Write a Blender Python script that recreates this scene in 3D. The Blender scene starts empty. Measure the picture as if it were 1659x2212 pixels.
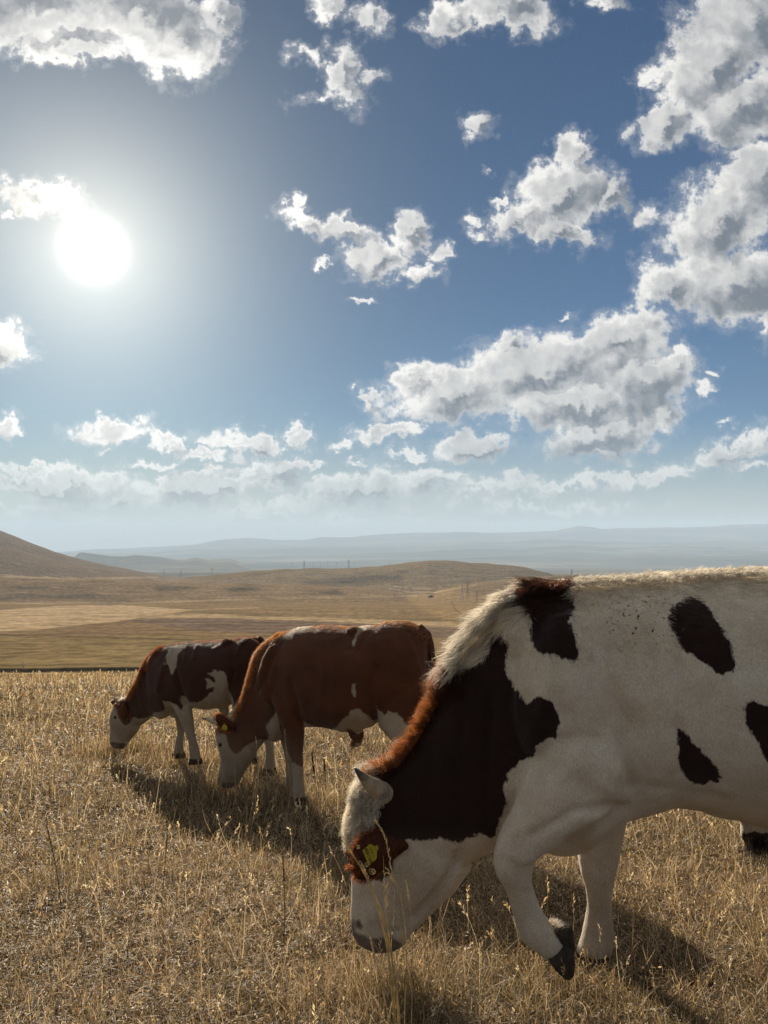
import bpy, bmesh, math, random
import numpy as np
from mathutils import Vector, Matrix, noise as mnoise

R = math.radians
scene = bpy.context.scene
COL = scene.collection

# ------------------------------------------------------------------ camera, sky, sun, exposure
EYE = 1.30
PITCH = R(1.85)
FPX = 1671.0                     # focal length in units of a 1659 x 2212 picture
cam_data = bpy.data.cameras.new('camera')
cam_data.sensor_fit = 'VERTICAL'
cam_data.sensor_height = 24.0
cam_data.sensor_width = 18.0
cam_data.lens = 24.0 * FPX / 2212.0
cam_data.clip_start = 0.05
cam_data.clip_end = 90000.0
cam = bpy.data.objects.new('camera', cam_data)
cam.location = (0, 0, EYE)
cam.rotation_euler = (math.pi / 2 + PITCH, 0, 0)
COL.objects.link(cam)
scene.camera = cam

SUN_EL, SUN_AZ = R(19.4), R(-20.8)          # azimuth measured from +Y towards +X
SUN_DIR = Vector((math.cos(SUN_EL) * math.sin(SUN_AZ), math.cos(SUN_EL) * math.cos(SUN_AZ), math.sin(SUN_EL)))
sl = bpy.data.lights.new('sun', 'SUN')
sl.energy = 5.0
sl.angle = R(0.5)
sl.color = (1.0, 0.87, 0.70)
sun = bpy.data.objects.new('sun', sl)
sun.rotation_euler = SUN_DIR.to_track_quat('Z', 'Y').to_euler()
sun.location = (-20, 50, 30)
COL.objects.link(sun)

scene.view_settings.view_transform = 'Standard'
scene.view_settings.look = 'None'
scene.view_settings.exposure = 1.0
scene.view_settings.gamma = 1.0
scene.view_settings.use_curve_mapping = False
scene.cycles.use_denoising = True
scene.cycles.max_bounces = 6
scene.cycles.diffuse_bounces = 3
scene.cycles.transmission_bounces = 4
scene.cycles.transparent_max_bounces = 6
scene.cycles.volume_bounces = 1
scene.cycles.caustics_reflective = False
scene.cycles.caustics_refractive = False

def ray(px, py):
    a = (px - 829.5) / FPX
    b = (1106.0 - py) / FPX
    c, s = math.cos(PITCH), math.sin(PITCH)
    y = c - b * s
    return a / y, (b * c + s) / y            # x/y, z/y

def P(px, py, d):
    u, v = ray(px, py)
    return Vector((u * d, d, EYE + v * d))

def proj_np(co):
    """world points (n,3) -> picture coordinates, used only to lay out coat patches and fields at build time"""
    c, s = math.cos(PITCH), math.sin(PITCH)
    x, y, z = co[:, 0], co[:, 1], co[:, 2] - EYE
    f = np.maximum(y * c + z * s, 1e-3)
    up = -y * s + z * c
    return 829.5 + FPX * x / f, 1106.0 - FPX * up / f

class NT:
    def __init__(self, tree):
        self.t = tree; self.n = tree.nodes; self.l = tree.links
    def node(self, typ, **kw):
        nd = self.n.new(typ)
        for k, v in kw.items():
            setattr(nd, k, v)
        return nd
    def put(self, sock, v):
        if v is None: return
        if isinstance(v, bpy.types.NodeSocket): self.l.new(v, sock)
        else:
            try: sock.default_value = v
            except Exception:
                sock.default_value = tuple(v) + (1.0,)
    def math(self, op, a, b=None, c=None, clamp=False):
        nd = self.node('ShaderNodeMath', operation=op, use_clamp=clamp)
        self.put(nd.inputs[0], a); self.put(nd.inputs[1], b); self.put(nd.inputs[2], c)
        return nd.outputs[0]
    def vmath(self, op, a, b=None, scale=None):
        nd = self.node('ShaderNodeVectorMath', operation=op)
        self.put(nd.inputs[0], a); self.put(nd.inputs[1], b)
        if scale is not None: self.put(nd.inputs['Scale'], scale)
        return nd.outputs['Value'] if op in ('LENGTH', 'DOT_PRODUCT', 'DISTANCE') else nd.outputs['Vector']
    def noise(self, vec, scale, detail=4, rough=0.55, dist=0.0, lac=2.0, color=False, dims='3D'):
        nd = self.node('ShaderNodeTexNoise', noise_dimensions=dims)
        self.put(nd.inputs['Vector'], vec)
        nd.inputs['Scale'].default_value = scale; nd.inputs['Detail'].default_value = detail
        nd.inputs['Roughness'].default_value = rough; nd.inputs['Distortion'].default_value = dist
        nd.inputs['Lacunarity'].default_value = lac
        return nd.outputs['Color'] if color else nd.outputs['Fac']
    def mapr(self, v, a, b, c=0.0, d=1.0, smooth=False):
        nd = self.node('ShaderNodeMapRange')
        nd.interpolation_type = 'SMOOTHSTEP' if smooth else 'LINEAR'
        self.put(nd.inputs[0], v); self.put(nd.inputs[1], a); self.put(nd.inputs[2], b)
        self.put(nd.inputs[3], c); self.put(nd.inputs[4], d)
        return nd.outputs[0]
    def mix(self, f, a, b, mode='MIX'):
        nd = self.node('ShaderNodeMix', data_type='RGBA', blend_type=mode)
        self.put(nd.inputs[0], f)
        for s, v in ((nd.inputs[6], a), (nd.inputs[7], b)):
            if isinstance(v, (tuple, list)) and len(v) == 3: v = tuple(v) + (1.0,)
            self.put(s, v)
        return nd.outputs[2]
    def xyz(self, v):
        nd = self.node('ShaderNodeSeparateXYZ'); self.put(nd.inputs[0], v); return nd.outputs
    def comb(self, x, y, z=0.0):
        nd = self.node('ShaderNodeCombineXYZ')
        self.put(nd.inputs[0], x); self.put(nd.inputs[1], y); self.put(nd.inputs[2], z); return nd.outputs[0]
    def attr(self, name, out='Fac'):
        nd = self.node('ShaderNodeAttribute', attribute_name=name); return nd.outputs[out]

# clouds: (px, py, rx, ry, rotation in degrees, weight): each one is a lobe of cloud in the sky, kept as a direction
CL = [
 (100,25,230,95,0,1),(300,45,130,85,8,1),(395,95,85,80,50,.9),(160,105,150,38,0,.8),(462,40,50,70,0,.75),
 (735,150,38,62,20,.75),(755,200,38,52,-35,.65),(800,165,28,24,0,.5),(672,130,42,18,15,.45),(690,212,45,14,-10,.35),
 (715,12,50,26,10,.6),(795,42,50,34,20,.65),
 (965,40,62,46,-15,.8),(1090,22,120,50,10,.9),(1305,0,45,24,0,.6),
 (1030,268,34,32,30,.65),(1050,376,12,12,0,.4),
 (1620,40,150,110,0,1),(1530,150,130,95,-45,1),(1600,230,150,85,-10,1),(1440,270,72,48,-20,.9),(1400,165,32,30,0,.6),
 (1640,370,90,80,-50,1),(1560,470,130,95,-35,1),(1590,610,180,90,0,1),(1440,610,68,62,-30,.9),(1650,680,30,60,0,.7),
 (1215,425,115,72,-20,1),(1235,330,42,50,0,.85),(1115,470,75,38,-28,.85),(1040,495,35,26,0,.7),(1205,500,85,34,8,.9),(1322,420,38,52,30,.7),(1395,475,40,26,0,.45),(1078,428,20,9,-45,.45),
 (650,480,50,26,25,.75),(742,500,70,26,12,.7),(815,560,85,46,5,.95),(885,500,38,52,25,.85),(905,590,45,24,0,.7),(938,545,16,24,0,.45),(640,452,16,20,0,.5),(785,648,30,8,0,.45),(690,562,14,7,0,.4),
 (985,845,165,66,-8,1),(1160,800,190,78,-12,1),(1340,735,120,72,-15,1),(1390,820,130,80,0,1),(1240,870,200,62,0,1),(1300,935,135,52,-8,.9),(845,930,82,22,-4,.8),(895,815,72,34,-15,.85),(1450,775,62,34,0,.7),(1520,840,38,16,-10,.5),(1430,890,40,60,30,.6),(1100,735,28,20,-20,.5),
 (798,862,14,20,0,.55),(735,955,20,14,0,.45),(1555,795,14,9,0,.4),(1562,902,18,7,-15,.4),(1218,684,12,9,0,.4),
 (1025,965,92,34,-10,.8),(880,977,52,17,0,.7),(1600,965,115,32,-22,.75),(1300,985,80,18,0,.6),(765,1000,28,10,0,.5),
 (240,930,88,28,0,.85),(368,955,36,19,0,.7),(220,968,16,9,0,.4),(525,960,100,28,6,.8),(640,948,30,26,0,.75),(440,990,80,16,0,.7),(600,1008,62,22,0,.8),(688,1006,22,12,0,.5),
 (18,745,48,52,30,.8),(10,925,34,24,0,.75),(92,425,98,40,5,.9),(20,465,22,10,0,.5),
 (120,1045,175,32,0,.95),(200,1124,260,9,0,.5),(700,1120,260,9,0,.45),(1180,1095,220,12,0,.4),(300,1078,300,18,0,.7),(700,1088,240,15,0,.6),(905,1030,110,26,0,.6),(1220,1042,200,18,0,.5),(560,1035,110,26,0,.8),(60,1012,120,12,0,.6),(330,1000,60,10,0,.5),(450,1045,185,32,-4,.95),(800,1055,170,36,-5,.85),(980,1035,60,22,0,.5),(120,1100,160,13,0,.5),(480,1106,220,9,0,.45),(1080,1060,180,22,0,.42),(1410,1030,150,20,-6,.45),(1600,1005,90,14,0,.45),
]

def build_world():
    w = bpy.data.worlds.new('World'); scene.world = w; w.use_nodes = True
    w.cycles.sampling_method = 'MANUAL'; w.cycles.sample_map_resolution = 512
    T = NT(w.node_tree); T.n.clear()
    out = T.node('ShaderNodeOutputWorld')
    sky = T.node('ShaderNodeTexSky'); sky.sky_type = 'NISHITA'; sky.sun_disc = False
    sky.sun_elevation = SUN_EL; sky.sun_rotation = SUN_AZ
    sky.altitude = 1500; sky.air_density = 1.0; sky.dust_density = 1.2; sky.ozone_density = 2.5
    tc = T.node('ShaderNodeTexCoord').outputs['Generated']
    x, y, z = T.xyz(tc)
    ay = T.math('MAXIMUM', T.math('ABSOLUTE', y), 0.02)
    vv = T.math('DIVIDE', z, ay)
    q0 = T.comb(T.math('MULTIPLY', T.math('DIVIDE', x, ay), FPX), T.math('MULTIPLY', vv, FPX), 0)
    su, sv = SUN_DIR.x / SUN_DIR.y * FPX, SUN_DIR.z / SUN_DIR.y * FPX
    tosun = T.vmath('NORMALIZE', T.vmath('SUBTRACT', (su, sv, 0), q0))
    upsun = T.vmath('NORMALIZE', T.vmath('ADD', tosun, (0.0, 0.7, 0.0)))
    cosA = T.vmath('DOT_PRODUCT', T.vmath('NORMALIZE', tc), tuple(SUN_DIR))
    ang = T.math('ARCCOSINE', T.math('MINIMUM', cosA, 0.999999))
    skyc = T.mix(1.0, sky.outputs[0], T.comb(SKY_MUL[0], SKY_MUL[1], SKY_MUL[2]), 'MULTIPLY')
    dimk = T.mapr(ang, 0.10, 0.75, 0.62, 1.0, smooth=True)      # clear mountain air: little brightening round the sun beyond its aureole
    skyc = T.vmath('SCALE', skyc, scale=dimk)
    hz = T.mix(T.mapr(vv, -0.02, 0.17, 0.85, 0.0, smooth=True), skyc, HORIZON)
    def lobe(amp, k, p):
        return T.math('MULTIPLY', T.math('POWER', 2.71828, T.math('MULTIPLY', T.math('POWER', T.math('DIVIDE', ang, k), p), -1.0)), amp)
    # the sun seen through thin air: disc and aureole
    s1 = lobe(5.0, 0.021, 2.0); s2 = lobe(0.86, 0.105, 1.2); s3 = lobe(0.12, 0.27, 1.7)
    glow = T.vmath('ADD', T.vmath('SCALE', (1.0, 0.98, 0.92), scale=s1),
            T.vmath('ADD', T.vmath('SCALE', (1.0, 0.90, 0.70), scale=s2), T.vmath('SCALE', (1.0, 0.87, 0.68), scale=s3)))
    # noise shared by every part of the sky
    n1 = T.noise(q0, 1 / 95.0, 2, 0.5, color=True, dims='2D')
    n2 = T.noise(q0, 1 / 26.0, 4, 0.62, color=True, dims='2D')
    off = T.vmath('ADD', T.vmath('SCALE', T.vmath('SUBTRACT', n1, (.5, .5, .5)), scale=70.0),
                  T.vmath('SCALE', T.vmath('SUBTRACT', n2, (.5, .5, .5)), scale=56.0))
    q = T.vmath('ADD', q0, off)
    big = T.noise(q0, 1 / 60.0, 8, 0.66, dims='2D')
    q2 = T.vmath('ADD', q0, T.vmath('SCALE', off, scale=0.35))
    bigs = T.noise(q2, 1 / 62.0, 4, 0.5, dims='2D')
    bigs1 = T.noise(T.vmath('ADD', q2, T.vmath('SCALE', tosun, scale=16.0)), 1 / 62.0, 4, 0.5, dims='2D')
    fine = T.noise(q0, 1 / 14.0, 4, 0.6, dims='2D')
    core = T.noise(q0, 1 / 120.0, 2, 0.45, dims='2D')
    near = T.math('POWER', 2.71828, T.math('MULTIPLY', ang, -4.0))
    bright = T.math('MULTIPLY_ADD', near, 0.45, 0.84)
    lit0 = T.mapr(T.math('SUBTRACT', bigs, bigs1), -0.16, 0.17, 0.0, 1.0)
    low = T.mapr(vv, 0.0, 0.17, 0.45, 0.0, smooth=True)
    bump = T.math('MULTIPLY', T.math('SUBTRACT', big, 0.5), 1.15)
    f2 = T.math('MULTIPLY', T.math('SUBTRACT', fine, 0.5), 0.09)
    cc = T.math('MULTIPLY', T.math('SUBTRACT', core, 0.5), 1.1)

    # one lobe of cloud joined to those before it
    lobe_group = bpy.data.node_groups.new('cloud_lobe', 'ShaderNodeTree')
    for nm, ty in (('q', 'NodeSocketVector'), ('acc', 'NodeSocketFloat'), ('loc', 'NodeSocketVector'), ('rot', 'NodeSocketVector'), ('size', 'NodeSocketVector'), ('weight', 'NodeSocketFloat'), ('q_sun', 'NodeSocketVector'), ('acc_sun', 'NodeSocketFloat')):
        lobe_group.interface.new_socket(nm, in_out='INPUT', socket_type=ty)
    lobe_group.interface.new_socket('acc', in_out='OUTPUT', socket_type='NodeSocketFloat')
    lobe_group.interface.new_socket('acc_sun', in_out='OUTPUT', socket_type='NodeSocketFloat')
    G = NT(lobe_group); gi = G.node('NodeGroupInput').outputs; go = G.node('NodeGroupOutput')
    gx, gy, _g = G.xyz(gi[0])
    mp = G.node('ShaderNodeMapping', vector_type='TEXTURE')
    G.put(mp.inputs['Vector'], G.comb(gx, gy, gi[1]))
    G.put(mp.inputs['Location'], gi[2]); G.put(mp.inputs['Rotation'], gi[3]); G.put(mp.inputs['Scale'], gi[4])
    val = G.math('MULTIPLY', G.math('SUBTRACT', 1.0, G.vmath('LENGTH', mp.outputs[0])), gi[5])
    G.l.new(G.math('SMOOTH_MAX', gi[1], val, 0.12), go.inputs[0])
    # the same a little nearer the sun, to find the lit side
    hx, hy, _h = G.xyz(gi[6])
    mp = G.node('ShaderNodeMapping', vector_type='TEXTURE')
    G.put(mp.inputs['Vector'], G.comb(hx, hy, gi[7]))
    G.put(mp.inputs['Location'], gi[2]); G.put(mp.inputs['Rotation'], gi[3]); G.put(mp.inputs['Scale'], gi[4])
    val = G.math('MULTIPLY', G.math('SUBTRACT', 1.0, G.vmath('LENGTH', mp.outputs[0])), gi[5])
    G.l.new(G.math('SMOOTH_MAX', gi[7], val, 0.12), go.inputs[1])

    qs = T.vmath('ADD', q, T.vmath('SCALE', upsun, scale=26.0))

    def shade_bg(acc, acs):
        den = T.math('ADD', acc, bump)
        alpha = T.mapr(den, -0.02, 0.34, smooth=True)
        wisp = T.mapr(den, -0.22, 0.06, 0, 0.14, smooth=True)
        alpha = T.math('MAXIMUM', alpha, wisp)
        thick = T.mapr(T.math('MULTIPLY_ADD', bump, 0.22, T.math('ADD', acc, cc)), 0.10, 0.62, smooth=True)
        side = T.mapr(T.math('SUBTRACT', acc, acs), -0.16, 0.20, 0.0, 1.0, smooth=True)
        sh = T.math('MULTIPLY_ADD', lit0, 0.26, T.math('MULTIPLY_ADD', thick, -0.60, 0.50))
        sh = T.math('MULTIPLY_ADD', side, 0.56, sh)
        sh = T.math('ADD', sh, f2, clamp=True)
        ccol = T.mix(sh, (0.185, 0.22, 0.27), (1.04, 1.02, 0.98))
        ccol = T.vmath('SCALE', ccol, scale=bright)
        ccol = T.mix(low, ccol, hz)
        col = T.vmath('ADD', T.mix(alpha, hz, ccol), glow)
        bg = T.node('ShaderNodeBackground')
        T.l.new(T.vmath('SCALE', col, scale=10.0 * SKY_GAIN), bg.inputs['Color']); bg.inputs['Strength'].default_value = 0.1
        return bg.outputs[0]

    def zone(x0, x1, y0, y1):
        acs = acc = None                         # each lobe reads the one before, which keeps few values alive at once
        for (px, py, rx, ry, rot, wt) in CL:
            u, v = ray(px, py); cx, cy = u * FPX, v * FPX
            ex = abs(rx * math.cos(R(rot))) + abs(ry * math.sin(R(rot))); ey = abs(rx * math.sin(R(rot))) + abs(ry * math.cos(R(rot)))
            k, m = 1.6, 70
            if cx + ex * k + m < x0 or cx - ex * k - m > x1 or cy + ey * k + m < y0 or cy - ey * k - m > y1:
                continue
            nd = T.node('ShaderNodeGroup'); nd.node_tree = lobe_group
            T.put(nd.inputs[0], q)
            T.put(nd.inputs[1], -9.0 if acc is None else acc)
            nd.inputs[2].default_value = (cx, cy, 0)
            nd.inputs[3].default_value = (0, 0, -R(rot))
            nd.inputs[4].default_value = (rx * 1.14, ry * 1.14, 1e6)
            nd.inputs[5].default_value = wt
            T.put(nd.inputs[6], qs); T.put(nd.inputs[7], -9.0 if acs is None else acs)
            acc, acs = nd.outputs[0], nd.outputs[1]
        return shade_bg(T.math('MAXIMUM', acc, -1.0), T.math('MAXIMUM', acs, -1.0))

    def mixs(fac, a, b):
        m = T.node('ShaderNodeMixShader'); T.put(m.inputs[0], fac); T.l.new(a, m.inputs[1]); T.l.new(b, m.inputs[2]); return m.outputs[0]
    def split(vals, cuts, make):
        # vals: coordinate socket; cuts: ascending; make(i) -> shader of strip i
        sh = make(0)
        for i, c in enumerate(cuts):
            sh = mixs(T.math('GREATER_THAN', vals, c), sh, make(i + 1))
        return sh
    X, Y, _w = T.xyz(q0)
    xc, yc = [-430, -60, 310], [230, 480, 800]
    xb, yb = [-1e9] + xc + [1e9], [-1e9] + yc + [1e9]
    def column(i):
        return split(Y, yc, lambda j: zone(xb[i], xb[i + 1], yb[j], yb[j + 1]))
    front = split(X, xc, column)
    # the rest of the sky (behind and beside): loose fair-weather cloud
    hp = T.comb(T.math('DIVIDE', x, T.math('MAXIMUM', z, 0.06)), T.math('DIVIDE', y, T.math('MAXIMUM', z, 0.06)), 0)
    gen = T.mapr(T.noise(hp, 0.9, 5, 0.6, dims='2D'), 0.44, 0.58, 0, 0.9, smooth=True)
    back = T.mix(T.math('MULTIPLY', gen, T.mapr(vv, 0.02, 0.1, 0, 1)), hz, (0.66, 0.63, 0.58))
    bb = T.node('ShaderNodeBackground'); T.l.new(T.vmath('SCALE', T.vmath('ADD', back, glow), scale=10.0 * SKY_GAIN), bb.inputs['Color'])
    bb.inputs['Strength'].default_value = 0.1
    inside = T.math('MULTIPLY', T.math('GREATER_THAN', y, 0.0), T.math('MULTIPLY', T.math('GREATER_THAN', vv, 0.0), T.math('LESS_THAN', vv, 1.0)))
    inside = T.math('MULTIPLY', inside, T.math('LESS_THAN', T.math('ABSOLUTE', T.math('DIVIDE', x, ay)), 0.85))
    T.l.new(mixs(inside, bb.outputs[0], front), out.inputs[0])
SKY_GAIN = 0.505
SKY_MUL = (0.0245, 0.0415, 0.0535)
HORIZON = (0.47, 0.475, 0.42)
build_world()

# ------------------------------------------------------------------ helpers for meshes and tags
def new_mesh(name, verts, faces, mats=(), smooth=False, parent=None):
    me = bpy.data.meshes.new(name)
    me.from_pydata([tuple(v) for v in verts], [], [tuple(f) for f in faces])
    return link(name, me, mats, smooth, parent)

def link(name, me, mats=(), smooth=False, parent=None):
    for m in mats: me.materials.append(m)
    if smooth: me.polygons.foreach_set('use_smooth', np.ones(len(me.polygons), dtype=bool))
    me.update()
    o = bpy.data.objects.new(name, me); COL.objects.link(o)
    if parent is not None:
        o.parent = parent
        if parent.parent is None: o.matrix_parent_inverse = Matrix.Translation(-parent.location)   # meshes keep world coordinates
    return o

def np_mesh(name, verts, quads, tris=None):
    """fast mesh from arrays: verts (n,3), quads (m,4), tris (k,3)"""
    me = bpy.data.meshes.new(name)
    nq = len(quads); nt = 0 if tris is None else len(tris)
    me.vertices.add(len(verts)); me.vertices.foreach_set('co', np.ascontiguousarray(verts, dtype=np.float32).ravel())
    loops = np.ascontiguousarray(quads, dtype=np.int32).ravel()
    if nt: loops = np.concatenate([loops, np.ascontiguousarray(tris, dtype=np.int32).ravel()])
    me.loops.add(len(loops)); me.loops.foreach_set('vertex_index', loops)
    me.polygons.add(nq + nt)
    st = np.arange(nq, dtype=np.int32) * 4
    if nt: st = np.concatenate([st, nq * 4 + np.arange(nt, dtype=np.int32) * 3])
    me.polygons.foreach_set('loop_start', st)
    me.update(calc_edges=True)
    return me

def fattr(me, name, vals):
    a = me.attributes.new(name, 'FLOAT', 'POINT'); a.data.foreach_set('value', np.ascontiguousarray(vals, dtype=np.float32).ravel())

def cattr(me, name, rgb):
    a = me.attributes.new(name, 'FLOAT_COLOR', 'POINT')
    c = np.ones((len(rgb), 4), dtype=np.float32); c[:, :3] = rgb
    a.data.foreach_set('color', c.ravel())

def tag(o, label=None, cat=None, group=None, kind=None):
    if label: o['label'] = label
    if cat: o['category'] = cat
    if group: o['group'] = group
    if kind: o['kind'] = kind
    return o

def empty(name, loc):
    o = bpy.data.objects.new(name, None); COL.objects.link(o); o.location = loc
    o.empty_display_size = 0.2
    return o

def mat(name):
    m = bpy.data.materials.new(name); m.use_nodes = True
    T = NT(m.node_tree); b = T.n.get('Principled BSDF')
    b.inputs['Roughness'].default_value = 0.9
    b.inputs['Specular IOR Level'].default_value = 0.2
    return m, T, b

def perlin(x, y, seed=0):
    """vectorised 2-D gradient noise in about -1..1"""
    xi = np.floor(x).astype(np.int64); yi = np.floor(y).astype(np.int64)
    xf, yf = x - xi, y - yi
    def grad(ix, iy):
        h = (ix * 374761393 + iy * 668265263 + seed * 1442695041) & 0x7fffffff
        h = (h ^ (h >> 13)) * 1274126177 & 0x7fffffff
        a = (h & 0xffff) / 65536.0 * 2 * np.pi
        return np.cos(a), np.sin(a)
    u = xf * xf * xf * (xf * (xf * 6 - 15) + 10); v = yf * yf * yf * (yf * (yf * 6 - 15) + 10)
    def dot(ix, iy, dx, dy):
        gx, gy = grad(ix, iy); return gx * dx + gy * dy
    a = dot(xi, yi, xf, yf); b = dot(xi + 1, yi, xf - 1, yf)
    c = dot(xi, yi + 1, xf, yf - 1); d = dot(xi + 1, yi + 1, xf - 1, yf - 1)
    return ((a + (b - a) * u) * (1 - v) + (c + (d - c) * u) * v) * 1.5

def fbm(x, y, oct=4, seed=0, gain=0.5):
    s = 0; a = 1; t = 0
    for i in range(oct):
        s = s + a * perlin(x * 2 ** i, y * 2 ** i, seed + i * 7); t += a; a *= gain
    return s / t

def in_poly(px, py, poly):
    inside = np.zeros(px.shape, bool); n = len(poly)
    for i in range(n):
        x0, y0 = poly[i]; x1, y1 = poly[(i + 1) % n]
        c = ((y0 > py) != (y1 > py)) & (px < (x1 - x0) * (py - y0) / (y1 - y0 + 1e-12) + x0)
        inside ^= c
    return inside

def dist_line(px, py, pts, closed=False):
    d = np.full(px.shape, 1e9); n = len(pts)
    for i in range(n if closed else n - 1):
        ax, ay = pts[i]; bx, by = pts[(i + 1) % n]
        dx, dy = bx - ax, by - ay
        t = np.clip(((px - ax) * dx + (py - ay) * dy) / (dx * dx + dy * dy + 1e-9), 0, 1)
        d = np.minimum(d, np.hypot(px - ax - t * dx, py - ay - t * dy))
    return d

def sdf(px, py, poly):
    d = dist_line(px, py, poly, True)
    return np.where(in_poly(px, py, poly), -d, d)

# ------------------------------------------------------------------ terrain
# height of the land along the line of sight (distance, metres below the eye)
_PR = [(0.01, 1.30), (12, 2.72), (20, 3.84), (30, 5.45), (38, 7.3), (60, 12.6), (120, 24.4), (200, 36.2), (250, 43.2), (400, 57.4), (700, 78.5),
       (1000, 93), (1300, 112), (1600, 132), (2000, 152), (2600, 166), (4000, 207), (8000, 345), (15000, 540), (26000, 760), (60000, 1500)]
_ld = np.linspace(math.log(10), math.log(60000), 900)
_lz = np.interp(np.exp(_ld), [p[0] for p in _PR], [p[1] for p in _PR])
_k = np.exp(-0.5 * (np.arange(-12, 13) / 5.0) ** 2); _k /= _k.sum()
_lz = np.convolve(np.pad(_lz, 12, 'edge'), _k, 'valid')

def _bump(x, y, cx, cy, rx, ry, h, rot=0.0, p=1.0):
    c, s = math.cos(rot), math.sin(rot)
    dx, dy = x - cx, y - cy
    u = (dx * c + dy * s) / rx; v = (-dx * s + dy * c) / ry
    return h * np.exp(-(u * u + v * v) ** p)

def crest_line(x, y, d, pts, front, back, base=None):
    """a ridge at distance d whose skyline follows the given picture points"""
    u = x / np.maximum(y, 1.0)
    us = np.array([ray(a, b)[0] for a, b in pts]); vs = np.array([ray(a, b)[1] for a, b in pts])
    o = np.argsort(us)
    top = EYE + np.interp(u, us[o], vs[o]) * d
    g = EYE - np.interp(np.log(max(d, 10)), _ld, _lz)
    h = np.maximum(top - g, 0)
    t = np.where(y < d, (d - y) / front, (y - d) / back)
    w = np.clip(1 - t, 0, 1); w = w * w * (3 - 2 * w)
    edge = np.clip((u - us.min()) / 0.03, 0, 1) * np.clip((us.max() - u) / 0.03, 0, 1)
    return h * w * edge

HILL_A = [(330,1262),(420,1248),(520,1236),(600,1229),(680,1227),(760,1225),(830,1222),(880,1216),(925,1211),(970,1213),(1040,1217),(1100,1221),(1140,1226),(1180,1236),(1215,1250),(1260,1262)]
HILL_B = [(820,1290),(900,1281),(960,1272),(1010,1262),(1070,1254),(1130,1249),(1200,1244),(1250,1242),(1310,1244),(1360,1252),(1450,1266),(1560,1280)]
HILL_C = [(-300,1258),(-60,1247),(100,1248),(250,1251),(420,1256),(560,1259),(680,1263),(760,1267),(830,1276),(900,1287)]
SPUR_L = [(-400,1060),(-150,1115),(-40,1136),(0,1149),(60,1172),(120,1193),(180,1209),(240,1222),(300,1234),(345,1243),(400,1253)]
SPUR_2 = [(-400,1130),(-100,1160),(0,1177),(60,1192),(120,1207),(180,1219),(240,1232),(300,1243),(360,1254)]
MID_R = [(120,1222),(160,1197),(178,1192),(200,1196),(240,1201),(270,1202),(292,1199),(320,1201),(345,1203),(375,1208),(395,1210),(420,1204),(440,1208),(455,1210),(475,1207),(492,1206),(515,1213),(560,1222)]
FAR_1 = [(-400,1150),(60,1196),(130,1192),(210,1186),(270,1184),(350,1181),(420,1176),(480,1165),(540,1162),(600,1166),(660,1166),(700,1160),(760,1161),(830,1154),(900,1151),(1000,1149),(1060,1151),(1120,1150),(1200,1147),(1225,1141),(1250,1137),(1275,1139),(1300,1143),(1360,1141),(1450,1139),(1540,1138),(1590,1134),(1659,1132),(1900,1130),(2400,1150)]
FAR_2 = [(-400,1185),(300,1196),(420,1186),(520,1186),(620,1182),(720,1181),(860,1179),(980,1170),(1100,1168),(1190,1166),(1300,1170),(1420,1172),(1560,1168),(1659,1170),(2200,1175)]
FAR_3 = [(-200,1205),(500,1203),(700,1197),(900,1193),(1010,1186),(1130,1187),(1240,1178),(1330,1184),(1480,1180),(1600,1184),(2200,1190)]
FAR_4 = [(400,1214),(700,1212),(900,1209),(1100,1203),(1300,1204),(1400,1197),(1500,1199),(1660,1196),(2200,1200)]

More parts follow.
